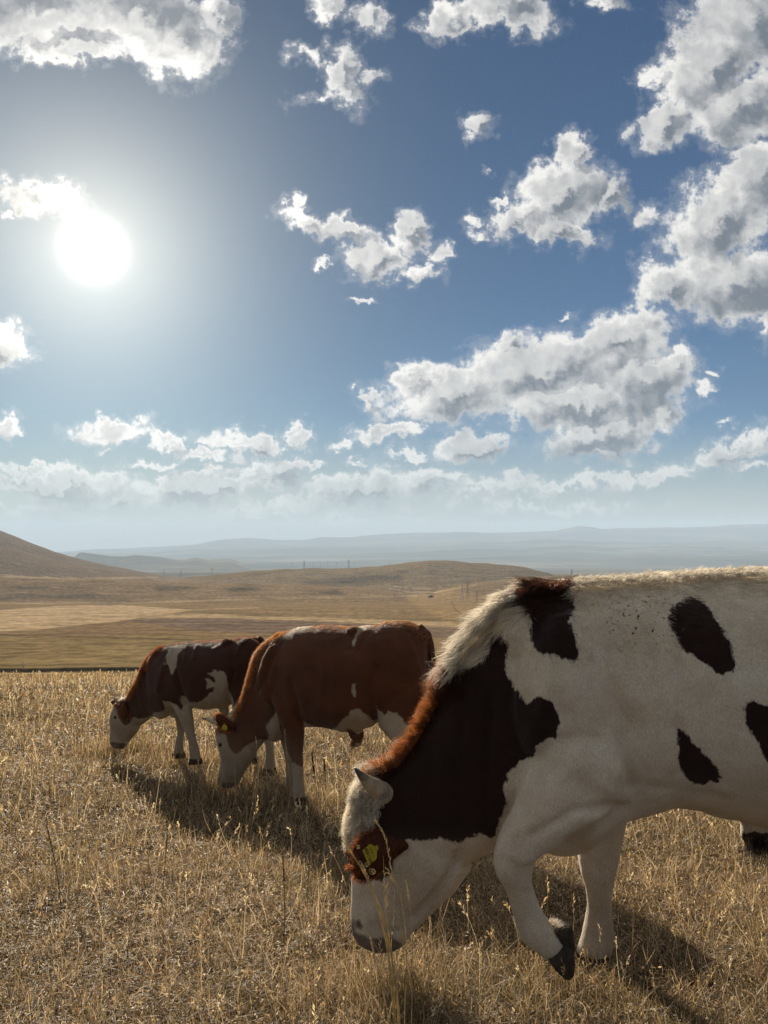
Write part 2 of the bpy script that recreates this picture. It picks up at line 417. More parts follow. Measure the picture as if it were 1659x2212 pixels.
def height(x, y):
    x = np.asarray(x, float); y = np.asarray(y, float)
    yy = np.maximum(y, 0.01)
    near = -0.118 * np.clip(y, -25, 12)
    z = np.where(yy < 12, near, EYE - np.interp(np.log(np.maximum(yy, 10)), _ld, _lz))
    d = np.hypot(x, y)
    z = z + 0.05 * fbm(x * 0.35 + 3, y * 0.35, 3, 1) * np.clip(d / 3, 0.2, 1) + 0.012 * fbm(x * 2.2, y * 2.2, 3, 5)
    # gentle roll of the far crest of the near hill, and small relief further out
    z = z + np.clip((d - 15) / 30, 0, 1) * 0.25 * fbm(x * 0.06, y * 0.06, 3, 9)
    z = z + np.clip((d - 150) / 400, 0, 1) * 1.2 * fbm(x / 190, y / 260, 4, 11)
    z = z + np.clip((d - 1300) / 900, 0, 1) * np.clip((9000 - d) / 4000, 0, 1) * 11 * fbm(x / 420, y / 520, 5, 17)
    # a bank that faces the camera: the dark edge of the field, left
    bank = np.clip((y - (262 + 0.16 * x)) / 2.5, 0, 1) * np.clip((-20 - x) / 30, 0, 1) * np.clip((640 - y) / 340, 0, 1)
    z = z + 1.25 * bank
    h = 0
    for dd, pts, f, b in ((2600, HILL_A, 900, 900), (1950, HILL_B, 620, 500), (1750, HILL_C, 420, 900)):
        h = np.maximum(h, crest_line(x, y, dd, pts, f, b))
    h = h * (1 + 0.05 * fbm(x / 160, y / 200, 4, 23)); z = z - np.clip(h / 25, 0, 1) * 7 * np.abs(fbm(x / 130, y / 420, 4, 91)) * (np.abs(y - 2600) > 0)
    h2 = np.maximum(crest_line(x, y, 3300, SPUR_L, 1500, 1500), crest_line(x, y, 2500, SPUR_2, 1000, 1100))
    h2 = h2 * (1 + 0.02 * fbm(x / 120, y / 200, 4, 29))
    z = z + np.maximum(h, h2)
    hf = 0
    for dd, pts, f, b, a in ((9000, MID_R, 1700, 1700, 0.05), (24000, FAR_1, 6000, 5000, 0.03), (19000, FAR_2, 3500, 3000, .07), (15500, FAR_3, 3000, 2500, .1), (12500, FAR_4, 2400, 2400, .12)):
        hf = np.maximum(hf, crest_line(x, y, dd, pts, f, b) * (1 + a * fbm(x / (dd * 0.045), y / (dd * 0.05), 5, int(dd) % 97)))
    z = z + hf
    z = z + np.clip((d - 8000) / 6000, 0, 1) * 16 * fbm(x / 900, y / 1300, 4, 41)
    return z

def zg(x, y):
    return float(height(np.array([x]), np.array([y]))[0])

def build_ground():
    rr = np.concatenate([np.exp(np.linspace(math.log(0.4), math.log(32000), 780)), np.linspace(235, 285, 46), np.linspace(27, 45, 30)])
    rr = np.unique(np.round(rr, 4))
    front = np.linspace(-36, 36, 760)
    side = np.linspace(36, 324, 74)[1:-1]
    th = np.radians(np.concatenate([front, side]))
    n, m = len(th), len(rr)
    Rr, Th = np.meshgrid(rr, th, indexing='ij')
    x = Rr * np.sin(Th); y = Rr * np.cos(Th)
    z = height(x, y)
    v = np.stack([x, y, z], -1).reshape(-1, 3)
    v = np.vstack([v, [[0, 0, zg(0, 0)]]])
    i = np.arange(m - 1)[:, None] * n; j = np.arange(n)[None, :]; j1 = (j + 1) % n
    q = np.stack([i + j, i + j1, i + n + j1, i + n + j], -1).reshape(-1, 4)[:, ::-1]
    c = np.stack([np.full(n, m * n), np.arange(n), (np.arange(n) + 1) % n], -1)[:, ::-1]
    me = np_mesh('ground', v, q, c)
    # land cover, laid out per vertex from field outlines
    X, Y = v[:, 0], v[:, 1]; px, py = proj_np(v); d = np.hypot(X, Y)
    nz = fbm(X / 60, Y / 90, 4, 51); nz2 = fbm(X / 9, Y / 14, 3, 57)
    wx = px + 6 * nz; wy = py + 2.0 * nz
    soil = np.array([0.085, 0.062, 0.036])
    col = np.tile(soil, (len(v), 1))
    def lay(mask, c, soft=None):
        m_ = np.clip(mask, 0, 1)[:, None]; col[:] = col * (1 - m_) + np.array(c) * m_
    far = np.clip((d - 60) / 60, 0, 1)
    lay(far, (0.150, 0.117, 0.062))                                    # grazed green-grey flat
    frontal = (Y > 60)
    def poly(p, c, w=2.5, amt=1.0):
        lay(np.where(frontal, np.clip(0.5 - sdf(wx, wy, p) / w, 0, 1) * amt, 0), c)
    poly([(-400,1452),(330,1452),(1659,1452),(1659,1378),(900,1378),(300,1366),(-400,1378)], (0.150,0.118,0.060))
    poly([(-400,1380),(0,1372),(270,1339),(900,1347),(1700,1362),(1900,1395),(950,1388),(600,1380),(330,1372)], (0.150,0.108,0.062), amt=.8)
    poly([(270,1340),(330,1331),(620,1340),(1000,1352),(1300,1362),(1300,1392),(950,1378),(640,1371),(420,1362)], (0.125,0.094,0.068))
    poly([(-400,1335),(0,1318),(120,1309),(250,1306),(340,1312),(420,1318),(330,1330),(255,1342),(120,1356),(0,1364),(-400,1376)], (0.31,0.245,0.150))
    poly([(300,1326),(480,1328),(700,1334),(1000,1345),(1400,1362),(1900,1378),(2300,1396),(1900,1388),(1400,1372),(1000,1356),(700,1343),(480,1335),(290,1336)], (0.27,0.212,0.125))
    poly([(-400,1310),(0,1304),(300,1302),(560,1294),(900,1287),(1050,1300),(960,1335),(700,1330),(460,1322),(420,1314),(250,1303),(0,1314)], (0.175,0.130,0.070))
    poly([(860,1287),(1020,1262),(1300,1244),(1659,1280),(1659,1340),(960,1340)], (0.21,0.155,0.078), 8)
    poly([(980,1275),(1075,1255),(1200,1248),(1240,1256),(1180,1275),(1080,1290)], (0.13,0.10,0.062), 8, .7)
    poly([(-400,1306),(0,1299),(300,1301),(560,1292),(900,1285),(960,1272),(880,1262),(700,1262),(400,1250),(0,1247),(-400,1247)], (0.185,0.138,0.080))
    poly([(360,1262),(700,1227),(930,1206),(1180,1230),(1190,1250),(1010,1258),(860,1276),(780,1266),(600,1260)], (0.175,0.140,0.085), 6)
    poly([(-400,1040),(0,1140),(345,1240),(300,1250),(0,1250),(-400,1250)], (0.150,0.118,0.078), 4)
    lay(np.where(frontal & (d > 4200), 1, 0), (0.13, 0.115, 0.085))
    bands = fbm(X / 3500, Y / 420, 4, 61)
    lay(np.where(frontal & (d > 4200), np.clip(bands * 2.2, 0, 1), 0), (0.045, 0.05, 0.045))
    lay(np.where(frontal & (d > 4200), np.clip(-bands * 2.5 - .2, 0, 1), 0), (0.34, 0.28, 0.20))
    # scrubby bank edges, and hollows with their shade painted in dark
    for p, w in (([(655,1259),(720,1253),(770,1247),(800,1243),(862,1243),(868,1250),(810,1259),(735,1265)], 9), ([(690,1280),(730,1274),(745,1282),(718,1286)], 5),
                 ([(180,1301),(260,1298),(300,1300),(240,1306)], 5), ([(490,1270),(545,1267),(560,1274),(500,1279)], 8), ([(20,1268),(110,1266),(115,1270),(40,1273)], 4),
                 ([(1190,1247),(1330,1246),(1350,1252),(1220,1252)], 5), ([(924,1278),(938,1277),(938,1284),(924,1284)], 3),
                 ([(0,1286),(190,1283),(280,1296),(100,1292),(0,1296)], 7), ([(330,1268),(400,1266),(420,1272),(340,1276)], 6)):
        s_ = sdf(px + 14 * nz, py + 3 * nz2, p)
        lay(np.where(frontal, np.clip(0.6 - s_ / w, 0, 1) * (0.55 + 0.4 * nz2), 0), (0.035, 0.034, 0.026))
    # farm tracks
    for p, w, a in (([(829,1268),(880,1278),(940,1280),(990,1270),(1030,1262)], 1.3, .6), ([(829,1262),(880,1271),(920,1272),(975,1264)], 1.1, .5),
                    ([(975,1300),(985,1318),(1010,1335),(1040,1348)], 1.4, -.5), ([(200,1321),(300,1310),(420,1318),(560,1312)], 1.2, .4),
                    ([(0,1245),(60,1247),(160,1250),(340,1247)], 1.5, .7), ([(0,1303),(300,1302),(560,1294),(900,1287)], 1.6, .5),
                    ([(0,1372),(270,1377),(600,1392),(1000,1404)], 1.6, -.6), ([(0,1413),(200,1402),(560,1412)], 1.3, -.3)):
        s_ = dist_line(px, py + 1.5 * nz, p)
        lay(np.where(frontal & (d < 4200), np.clip(1.4 - s_ / w, 0, 1) * abs(a), 0), (0.36, 0.29, 0.18) if a > 0 else (0.06, 0.045, 0.03))
    # the bank's face with its shade painted in dark, and the pale strip in front of it
    b_ = np.clip(1 - np.abs(Y - (262 + 0.16 * X) - 1.2) / 3.0, 0, 1) * np.clip((-20 - X) / 25, 0, 1)
    lay(b_ * 0.9, (0.05, 0.04, 0.03))
    b_ = np.clip(1 - np.abs(Y - (252 + 0.16 * X)) / 4.0, 0, 1) * np.clip((-20 - X) / 25, 0, 1)
    lay(b_ * 0.5, (0.3, 0.25, 0.16))
    farm = np.clip((d - 45) / 30, 0, 1)[:, None]
    near_ = np.clip((4200 - d) / 400, 0, 1)[:, None]
    col = col * (1 + farm * near_ * np.array((0.16, 0.06, 0.03)))
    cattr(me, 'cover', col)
    m_, T, bs = mat('ground')
    cov = T.attr('cover', 'Color'); pos = T.node('ShaderNodeNewGeometry').outputs['Position']
    x_, y_, z_ = T.xyz(pos)
    strd = T.comb(T.math('MULTIPLY', x_, 0.35), y_, 0.0)
    n1 = T.noise(strd, 0.035, 6, 0.65); n2 = T.noise(pos, 1.3, 6, 0.7); n3 = T.noise(pos, 28.0, 5, 0.7); n4 = T.noise(T.comb(T.math('MULTIPLY', x_, 0.12), y_, 0), 0.22, 4, 0.6)
    dist = T.vmath('LENGTH', pos)
    k1 = T.mapr(n1, 0.3, 0.7, 0.6, 1.4); k2 = T.mapr(n2, 0.3, 0.7, 0.7, 1.3); k4 = T.mapr(n4, 0.3, 0.7, 0.82, 1.18)
    k3 = T.mapr(n3, 0.3, 0.7, 0.45, 1.5)
    k3 = T.mix(T.mapr(dist, 20, 60), T.comb(k3, k3, k3), (1, 1, 1))
    c = T.vmath('SCALE', cov, scale=T.math('MULTIPLY', k1, T.math('MULTIPLY', k2, k4)))
    c = T.mix(1.0, c, k3, 'MULTIPLY')
    c = T.mix(T.mapr(T.noise(pos, 0.6, 4, .6),   .42, .66, 0, .16), c, T.mix(1.0, c, (0.75, 1.0, 0.7), 'MULTIPLY'))
    # tufts and scrub, a few metres across, with bare ground between
    tf = T.noise(T.comb(x_, T.math('MULTIPLY', y_, 0.6), 0), 0.11, 8, 0.72)
    tfk = T.mapr(tf, .40, .60, .62, 1.22); tfk = T.mix(T.mapr(dist, 40, 120), (1, 1, 1), T.comb(tfk, tfk, tfk)); c = T.mix(1.0, c, tfk, 'MULTIPLY')
    sc = T.mapr(T.noise(pos, 0.045, 7, 0.74), .60, .66, 0, .55); c = T.mix(T.math('MULTIPLY', sc, T.mapr(dist, 900, 1600)), c, (.045, .042, .03))
    bs.inputs['Specular IOR Level'].default_value = 0.0; bs.inputs['Roughness'].default_value = 1.0
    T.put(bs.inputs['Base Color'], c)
    bp = T.node('ShaderNodeBump'); bp.inputs['Strength'].default_value = 0.8; bp.inputs['Distance'].default_value = 0.03
    T.put(bp.inputs['Height'], n3); T.put(bs.inputs['Normal'], bp.outputs[0])
    o = link('ground', me, [m_], True); tag(o, kind='structure')
    return o

build_ground()

def build_haze():
    # closed box of even air around everything, the sky outside it
    v = []; W, z0, z1 = 34000.0, -2300.0, 620.0
    bm = bmesh.new(); bmesh.ops.create_cube(bm, size=1.0)
    for q in bm.verts: q.co = Vector((q.co.x * 2 * W, q.co.y * 2 * W, z0 if q.co.z < 0 else z1))
    me = bpy.data.meshes.new('haze'); bm.to_mesh(me); bm.free()
    m = bpy.data.materials.new('haze'); m.use_nodes = True; T = NT(m.node_tree); T.n.clear()
    out = T.node('ShaderNodeOutputMaterial'); pv = T.node('ShaderNodeVolumePrincipled')
    pv.inputs['Color'].default_value = (0.60, 0.78, 0.98, 1)
    pv.inputs['Density'].default_value = HAZE_D
    pv.inputs['Anisotropy'].default_value = 0.0
    T.l.new(pv.outputs[0], out.inputs['Volume'])
    o = link('haze', me, [m]); tag(o, kind='stuff')
HAZE_D = 6.2e-5
build_haze()

# ------------------------------------------------------------------ cattle
rng = np.random.default_rng(7)

class Bull:
    """coordinates: a point is given by where it lies along / above the animal's own upright middle plane"""
    def __init__(s, ox, oy, yaw):
        s.O = Vector((ox, oy, 0)); a = R(yaw)
        s.f = Vector((-math.cos(a), math.sin(a), 0)); s.lat = Vector((-math.sin(a), -math.cos(a), 0))
        s.v = []; s.fc = []; s.hoof_parts = []
    def at(s, px, py, off=0.0):
        u, v = ray(px, py); O = s.O + s.lat * off
        t = (u * O.y - O.x) / (s.f.x - u * s.f.y)
        q = O + s.f * t
        return Vector((q.x, q.y, EYE + v * q.y))
    def ring_loft(s, st, n=26, ex=2.15, into=None):
        v, f = (s.v, s.fc) if into is None else into
        base = len(v); m = len(st)
        for (ax, ay, bx, by, w, off) in st:
            A, B = s.at(ax, ay, off), s.at(bx, by, off)
            c = (A + B) / 2; a = (A - B) / 2; b = s.lat * w
            for k in range(n):
                t = 2 * math.pi * k / n; ct, sn = math.cos(t), math.sin(t)
                v.append(c + a * (math.copysign(abs(ct) ** (2 / ex), ct)) + b * (math.copysign(abs(sn) ** (2 / ex), sn)))
        for i in range(m - 1):
            for k in range(n):
                a0 = base + i * n + k; a1 = base + i * n + (k + 1) % n
                f.append((a0, a1, a1 + n, a0 + n))
        for i, rev in ((0, True), (m - 1, False)):
            c = len(v); v.append(sum((v[base + i * n + k] for k in range(n)), Vector()) / n)
            for k in range(n):
                a0 = base + i * n + k; a1 = base + i * n + (k + 1) % n
                f.append((c, a1, a0) if rev else (c, a0, a1))
    def blob(s, px, py, off, rx, rz, rl, rot=0.0):
        c = s.at(px, py, off); X = -s.f; Z = Vector((0, 0, 1)); r = R(rot)
        X, Z = X * math.cos(r) + Z * math.sin(r), Z * math.cos(r) - X * math.sin(r)
        base = len(s.v); nu, nv = 20, 12
        for j in range(1, nv):
            ph = math.pi * j / nv
            for i in range(nu):
                th = 2 * math.pi * i / nu
                s.v.append(c + Z * (rz * math.cos(ph)) + X * (rx * math.sin(ph) * math.cos(th)) + s.lat * (rl * math.sin(ph) * math.sin(th)))
        for j in range(nv - 2):
            for i in range(nu):
                a = base + j * nu + i; b = base + j * nu + (i + 1) % nu
                s.fc.append((a, a + nu, b + nu, b))
        t = len(s.v); s.v.append(c + Z * rz); s.v.append(c - Z * rz)
        l = base + (nv - 2) * nu
        for i in range(nu):
            s.fc.append((t, base + i, base + (i + 1) % nu)); s.fc.append((t + 1, l + (i + 1) % nu, l + i))

    def finish(s, voxel, smooth, sculpt, name='body'):
        me = bpy.data.meshes.new('tmp'); me.from_pydata([tuple(q) for q in s.v], [], s.fc)
        bm = bmesh.new(); bm.from_mesh(me); bmesh.ops.recalc_face_normals(bm, faces=bm.faces); bm.to_mesh(me); bm.free()
        o = bpy.data.objects.new('tmp', me); COL.objects.link(o)
        md = o.modifiers.new('r', 'REMESH'); md.mode = 'VOXEL'; md.voxel_size = voxel; md.use_smooth_shade = True
        ms = o.modifiers.new('s', 'SMOOTH'); ms.factor = 0.5; ms.iterations = smooth
        dg = bpy.context.evaluated_depsgraph_get(); dg.update()
        out = bpy.data.meshes.new_from_object(o.evaluated_get(dg)); out.name = name
        bpy.data.objects.remove(o); bpy.data.meshes.remove(me)
        out.update()
        n = len(out.vertices); co = np.empty(n * 3, np.float32); out.vertices.foreach_get('co', co); co = co.reshape(-1, 3).astype(float)
        nr = np.empty(n * 3, np.float32); out.vertices.foreach_get('normal', nr); nr = nr.reshape(-1, 3).astype(float)
        lat = np.array(s.lat)
        px, py = proj_np(co)
        s.pxm = FPX / np.median(co[:, 1])
        side = np.clip(nr @ lat * 2, 0, 1)
        disp = np.zeros(n)
        for pts, w, dep in sculpt:
            d = dist_line(px, py, pts); disp += dep * np.exp(-(d / w) ** 2) * side
        disp += 0.006 * fbm(co[:, 0] * 7 + co[:, 2] * 2, co[:, 2] * 5 + co[:, 1] * 4, 3, 3)
        co += nr * disp[:, None]
        out.vertices.foreach_set('co', co.astype(np.float32).ravel()); out.update()
        s.co, s.px, s.py = co, px, py
        s.me = out
        nr = np.empty(n * 3, np.float32); out.vertices.foreach_get('normal', nr); s.nr = nr.reshape(-1, 3).astype(float)
        return out

    def coat(s, brown, muzzle, extra_white=()):
        """brown: outlines of brown hair; distance to the nearest outline (metres, negative inside) is kept per vertex"""
        d = np.full(len(s.px), 9.0)
        for p in brown: d = np.minimum(d, sdf(s.px, s.py, p) / s.pxm)
        for p in extra_white: d = np.maximum(d, -sdf(s.px, s.py, p) / s.pxm)
        fattr(s.me, 'brown', np.clip(d, -1, 1)); s.brown = d
        mz = np.full(len(s.px), 9.0)
        for p in muzzle: mz = np.minimum(mz, sdf(s.px, s.py, p) / s.pxm)
        fattr(s.me, 'muzzle', np.clip(mz, -1, 1)); s.mz = mz

def fur(B, name, n, weight, length, comb, lift, width, curl, cols, mt, parent, seed, jitter=0.006, segs=3, clump=0.0, tuft=0.35):
    r = np.random.default_rng(seed)
    me = B.me; me.calc_loop_triangles()
    tr = np.empty(len(me.loop_triangles) * 3, np.int32); me.loop_triangles.foreach_get('vertices', tr); tr = tr.reshape(-1, 3)
    p0, p1, p2 = B.co[tr[:, 0]], B.co[tr[:, 1]], B.co[tr[:, 2]]
    area = np.linalg.norm(np.cross(p1 - p0, p2 - p0), axis=1) / 2
    cx, cy = B.px[tr].mean(1), B.py[tr].mean(1); fn = B.nr[tr].mean(1)
    w = area * weight(cx, cy, fn)
    pick = r.choice(len(tr), n, p=w / w.sum())
    a, b = r.random(n), r.random(n); m_ = a + b > 1; a[m_], b[m_] = 1 - a[m_], 1 - b[m_]
    def itp(arr):
        q = arr[tr[pick]]
        if arr.ndim == 1: return q[:, 0] * (1 - a - b) + q[:, 1] * a + q[:, 2] * b
        return q[:, 0] * (1 - a - b)[:, None] + q[:, 1] * a[:, None] + q[:, 2] * b[:, None]
    p = itp(B.co); nr = itp(B.nr); nr /= np.linalg.norm(nr, axis=1)[:, None]
    px, py = itp(B.px), itp(B.py); br = itp(B.brown) + r.normal(0, jitter, n); mz = itp(B.mz)
    L = length(px, py, nr) * r.uniform(0.6, 1.25, n)
    c = comb(px, py, nr)                                        # world-space lie of the hair
    # slow swirl of the coat
    sw = fbm(p[:, 0] * 9, p[:, 2] * 9 + p[:, 1] * 5, 2, seed)[:, None]
    sw2 = fbm(p[:, 0] * 9 + 40, p[:, 2] * 9 + p[:, 1] * 5, 2, seed + 3)[:, None]
    fw, up = np.array(B.f), np.array((0, 0, 1.0))
    c = c + (clump * sw) * up + (clump * sw2) * fw + r.normal(0, 0.22, (n, 3))
    c -= nr * (c * nr).sum(1)[:, None]; c /= np.linalg.norm(c, axis=1)[:, None] + 1e-9
    L = L * np.clip(1 + tuft * fbm(p[:, 0] * 30, p[:, 2] * 30 + p[:, 1] * 20, 2, seed + 15), .35, 2)
    lf = lift(px, py, nr)[:, None] * r.uniform(.6, 1.3, (n, 1))
    d0 = c * 0.6 + nr * lf; d0 /= np.linalg.norm(d0, axis=1)[:, None]
    d1 = c + nr * lf * 0.25; d1 /= np.linalg.norm(d1, axis=1)[:, None]
    sd = np.cross(d0, r.normal(0, 1, (n, 3))); sd /= np.linalg.norm(sd, axis=1)[:, None]
    W = width(px, py) * r.uniform(.7, 1.3, n)
    ph = r.uniform(0, 6.28, n); cu = curl(px, py)
    rows = []
    q = p - nr * 0.002
    for k in range(segs + 1):
        t = k / segs
        if k: q = q + (d0 * (1 - t) + d1 * t) * (L / segs)[:, None] + (sd * (np.sin(ph + t * 7) * cu * L / segs)[:, None]) + nr * (np.cos(ph + t * 7) * cu * L / segs * .5)[:, None]
        ww = (W * (1 - 0.85 * t) / 2)[:, None]
        rows += [q - sd * ww, q + sd * ww]
    v = np.stack(rows, 1).reshape(-1, 3); nv = 2 * (segs + 1)
    base = np.arange(n)[:, None] * nv
    qs = np.concatenate([base + np.array([2 * k, 2 * k + 1, 2 * k + 3, 2 * k + 2]) for k in range(segs)], 0)
    hm = np_mesh(name, v, qs)
    white, brown, dark = np.array(cols[0]), (cols[1](px, py) if callable(cols[1]) else np.array(cols[1])), np.array(cols[2])
    isb = (br < 0)[:, None]; ism = (mz < 0)[:, None]
    var = r.uniform(0.75, 1.2, (n, 1))
    var = var * (1 + .45 * fbm(p[:, 0] * 22, p[:, 2] * 22 + p[:, 1] * 9, 2, seed + 9))[:, None] * (1 - .22 * smoothstep(.2, .6, fbm(p[:, 0] * 5 + 9, p[:, 2] * 7, 3, seed + 11) * 1.6))[:, None]
    col = np.where(isb, brown, white) * var; col = np.where(ism, dark, col)
    cattr(hm, 'hair', np.repeat(col, nv, 0))
    o = link(name, hm, [mt], True, parent)
    return o

def hair_mat(name, rough=0.55, trans=0.35):
    m, T, b = mat(name)
    c = T.attr('hair', 'Color'); T.put(b.inputs['Base Color'], c)
    b.inputs['Roughness'].default_value = rough; b.inputs['Specular IOR Level'].default_value = 0.35
    tl = T.node('ShaderNodeBsdfTranslucent'); T.put(tl.inputs[0], c)
    mx = T.node('ShaderNodeMixShader'); mx.inputs[0].default_value = trans
    T.l.new(b.outputs[0], mx.inputs[1]); T.l.new(tl.outputs[0], mx.inputs[2])
    T.l.new(mx.outputs[0], T.n['Material Output'].inputs[0]); return m

def coat_mat(name, white, brown, dark, soft=0.004, rag=0.02, scale=60.0, z0=-.34, specks=False):
    m, T, b = mat(name)
    pos = T.node('ShaderNodeNewGeometry').outputs['Position']
    st = T.vmath('MULTIPLY', pos, (1.0, 1.0, 0.45))
    n1 = T.noise(st, scale, 5, .65); n0 = T.noise(pos, 5.0, 4, .6); n2 = T.noise(st, scale * 4, 3, .6)
    n3 = T.noise(pos, 14.0, 4, .6)
    s = T.math('MULTIPLY_ADD', T.math('SUBTRACT', n1, .5), rag, T.attr('brown'))
    s = T.math('MULTIPLY_ADD', T.math('SUBTRACT', n3, .5), rag * 1.2, s)
    f = T.mapr(s, -soft, soft)
    wcol = T.mix(T.mapr(n0, .35, .7), white, tuple(c * k for c, k in zip(white, (.80, .74, .66))))
    wcol = T.mix(T.mapr(T.noise(pos, 3.1, 5, .65), .52, .72, 0, .5), wcol, tuple(c * k for c, k in zip(white, (.74, .60, .50))))
    bcol = T.mix(T.mapr(n0, .35, .7), brown, tuple(c * .6 for c in brown))
    c = T.mix(f, bcol, wcol)
    if specks:                                                 # burrs and dried dirt caught in the hair below the spine
        xx, yy, z_ = T.xyz(pos)
        area = T.math('MULTIPLY', T.mapr(T.math('ABSOLUTE', T.math('SUBTRACT', xx, .93)), .10, .26, 1, 0), T.mapr(T.math('ABSOLUTE', T.math('SUBTRACT', z_, 1.03)), .05, .14, 1, 0))
        c = T.mix(T.math('MULTIPLY', T.mapr(T.noise(pos, 75, 2), .63, .67), area), c, (.05, .035, .025))
    mz = T.mapr(T.math('MULTIPLY_ADD', T.math('SUBTRACT', n3, .5), .03, T.attr('muzzle')), -.006, .006)
    c = T.mix(mz, dark, c)
    _x, _y, zz = T.xyz(pos)                                    # dust and mud on the legs
    mud = T.math('MULTIPLY', T.mapr(zz, z0 + .62, z0 + .05), T.mapr(n0, .3, .6, .35, .8))
    c = T.mix(mud, c, (.20, .155, .11))
    k = T.mapr(n2, .3, .7, .78, 1.18)
    c = T.mix(1.0, c, T.comb(k, k, k), 'MULTIPLY')
    T.put(b.inputs['Base Color'], c); b.inputs['Roughness'].default_value = .8
    b.inputs['Specular IOR Level'].default_value = .15
    b.inputs['Sheen Weight'].default_value = .12; b.inputs['Sheen Roughness'].default_value = .5
    bp = T.node('ShaderNodeBump'); bp.inputs['Strength'].default_value = .6; bp.inputs['Distance'].default_value = .004
    T.put(bp.inputs['Height'], T.math('ADD', n1, n2)); T.put(b.inputs['Normal'], bp.outputs[0])
    return m

def plain_mat(name, c, rough=.6, c2=None, scale=30.0, spec=.3):
    m, T, b = mat(name)
    pos = T.node('ShaderNodeNewGeometry').outputs['Position']
    T.put(b.inputs['Base Color'], T.mix(T.mapr(T.noise(pos, scale, 5, .65), .35, .65), c, c2 or tuple(x * .6 for x in c)))
    b.inputs['Roughness'].default_value = rough; b.inputs['Specular IOR Level'].default_value = spec
    return m

def tube_mesh(pts, rad, n=14, flat=1.0, side=None):
    """pts: list of Vectors, rad: radii; closed ends"""
    v, f = [], []; m = len(pts)
    for i, (p, r_) in enumerate(zip(pts, rad)):
        t = (pts[min(i + 1, m - 1)] - pts[max(i - 1, 0)]).normalized()
        a = (side or Vector((0, 0, 1))).cross(t)
        if a.length < .1: a = Vector((1, 0, 0)).cross(t)
        a.normalize(); b = t.cross(a).normalized()
        for k in range(n):
            th = 2 * math.pi * k / n
            v.append(p + a * (r_ * math.cos(th)) + b * (r_ * flat * math.sin(th)))
    for i in range(m - 1):
        for k in range(n):
            a0 = i * n + k; a1 = i * n + (k + 1) % n
            f.append((a0, a1, a1 + n, a0 + n))
    f.append(tuple(range(n))[::-1]); f.append(tuple((m - 1) * n + k for k in range(n)))
    return v, f

def spline(pts, n):
    out = []; P_ = [Vector(p) for p in pts]; m = len(P_)
    for k in range(n):
        t = k / (n - 1) * (m - 1); i = min(int(t), m - 2); u = t - i
        p0, p1, p2, p3 = P_[max(i - 1, 0)], P_[i], P_[i + 1], P_[min(i + 2, m - 1)]
        out.append(0.5 * ((2 * p1) + (p2 - p0) * u + (2 * p0 - 5 * p1 + 4 * p2 - p3) * u * u + (3 * p1 - p0 - 3 * p2 + p3) * u ** 3))
    return out

def horn_mat():
    m, T, b = mat('horn')
    t = T.attr('along'); pos = T.node('ShaderNodeNewGeometry').outputs['Position']
    n = T.noise(pos, 40, 5, .6)
    c = T.mix(T.mapr(T.math('MULTIPLY_ADD', n, .3, t), .72, 1.02, smooth=True), (.46, .37, .25), (.04, .033, .028))
    c = T.mix(T.mapr(n, .4, .6, 0, .4), c, (.2, .15, .1))
    T.put(b.inputs['Base Color'], c); b.inputs['Roughness'].default_value = .45; b.inputs['Specular IOR Level'].default_value = .4
    return m
HORN = None
def horn(pts, r0, parent, n=16):
    global HORN
    HORN = HORN or horn_mat()
    P_ = spline(pts, n); rad = [r0 * (1 - (i / (n - 1)) ** 1.1 * .93) * (1 + .03 * math.sin(i * 2.3)) for i in range(n)]
    v, f = tube_mesh(P_, rad, 16)
    o = new_mesh('horn', v, f, [HORN], True, parent)
    fattr(o.data, 'along', np.repeat(np.arange(n) / (n - 1), 16)); return o

def ear(B, base, tip, up, width, parent, mt, drop=.02, name='ear'):
    """a cupped leaf from base to tip, up = vector across it"""
    base, tip, up = Vector(base), Vector(tip), Vector(up).normalized()
    ax = tip - base; L = ax.length; ax.normalize(); nn = ax.cross(up).normalized()
    nu, nv = 14, 12; v, f = [], []
    for sgn in (1, -1):
        for i in range(nu + 1):
            t = i / nu
            w = width * (0.42 + 0.58 * math.sin(min(1, t * 1.55) * math.pi / 2)) * math.sqrt(max(0, 1 - max(0, (t - .55) / .45) ** 2.2)) if t < 1 else 0
            for j in range(nv + 1):
                s_ = j / nv * 2 - 1
                cup = (s_ * s_ - .5) * width * .42 * (1 - .5 * t)
                th = .006 * (1 - s_ * s_) * (1 - t * .7)
                v.append(base + ax * (L * t) + up * (w * s_ * .5) + nn * (cup + sgn * th) - Vector((0, 0, drop * t * t)))
    off = (nu + 1) * (nv + 1)
    for g in (0, 1):
        for i in range(nu):
            for j in range(nv):
                a = g * off + i * (nv + 1) + j; q = (a, a + 1, a + nv + 2, a + nv + 1)
                f.append(q if g else q[::-1])
    for i in range(nu):
        for j in (0, nv):
            a = i * (nv + 1) + j; b = a + nv + 1; f.append((a, b, b + off, a + off))
    o = new_mesh(name, v, f, [mt], True, parent)
    return o

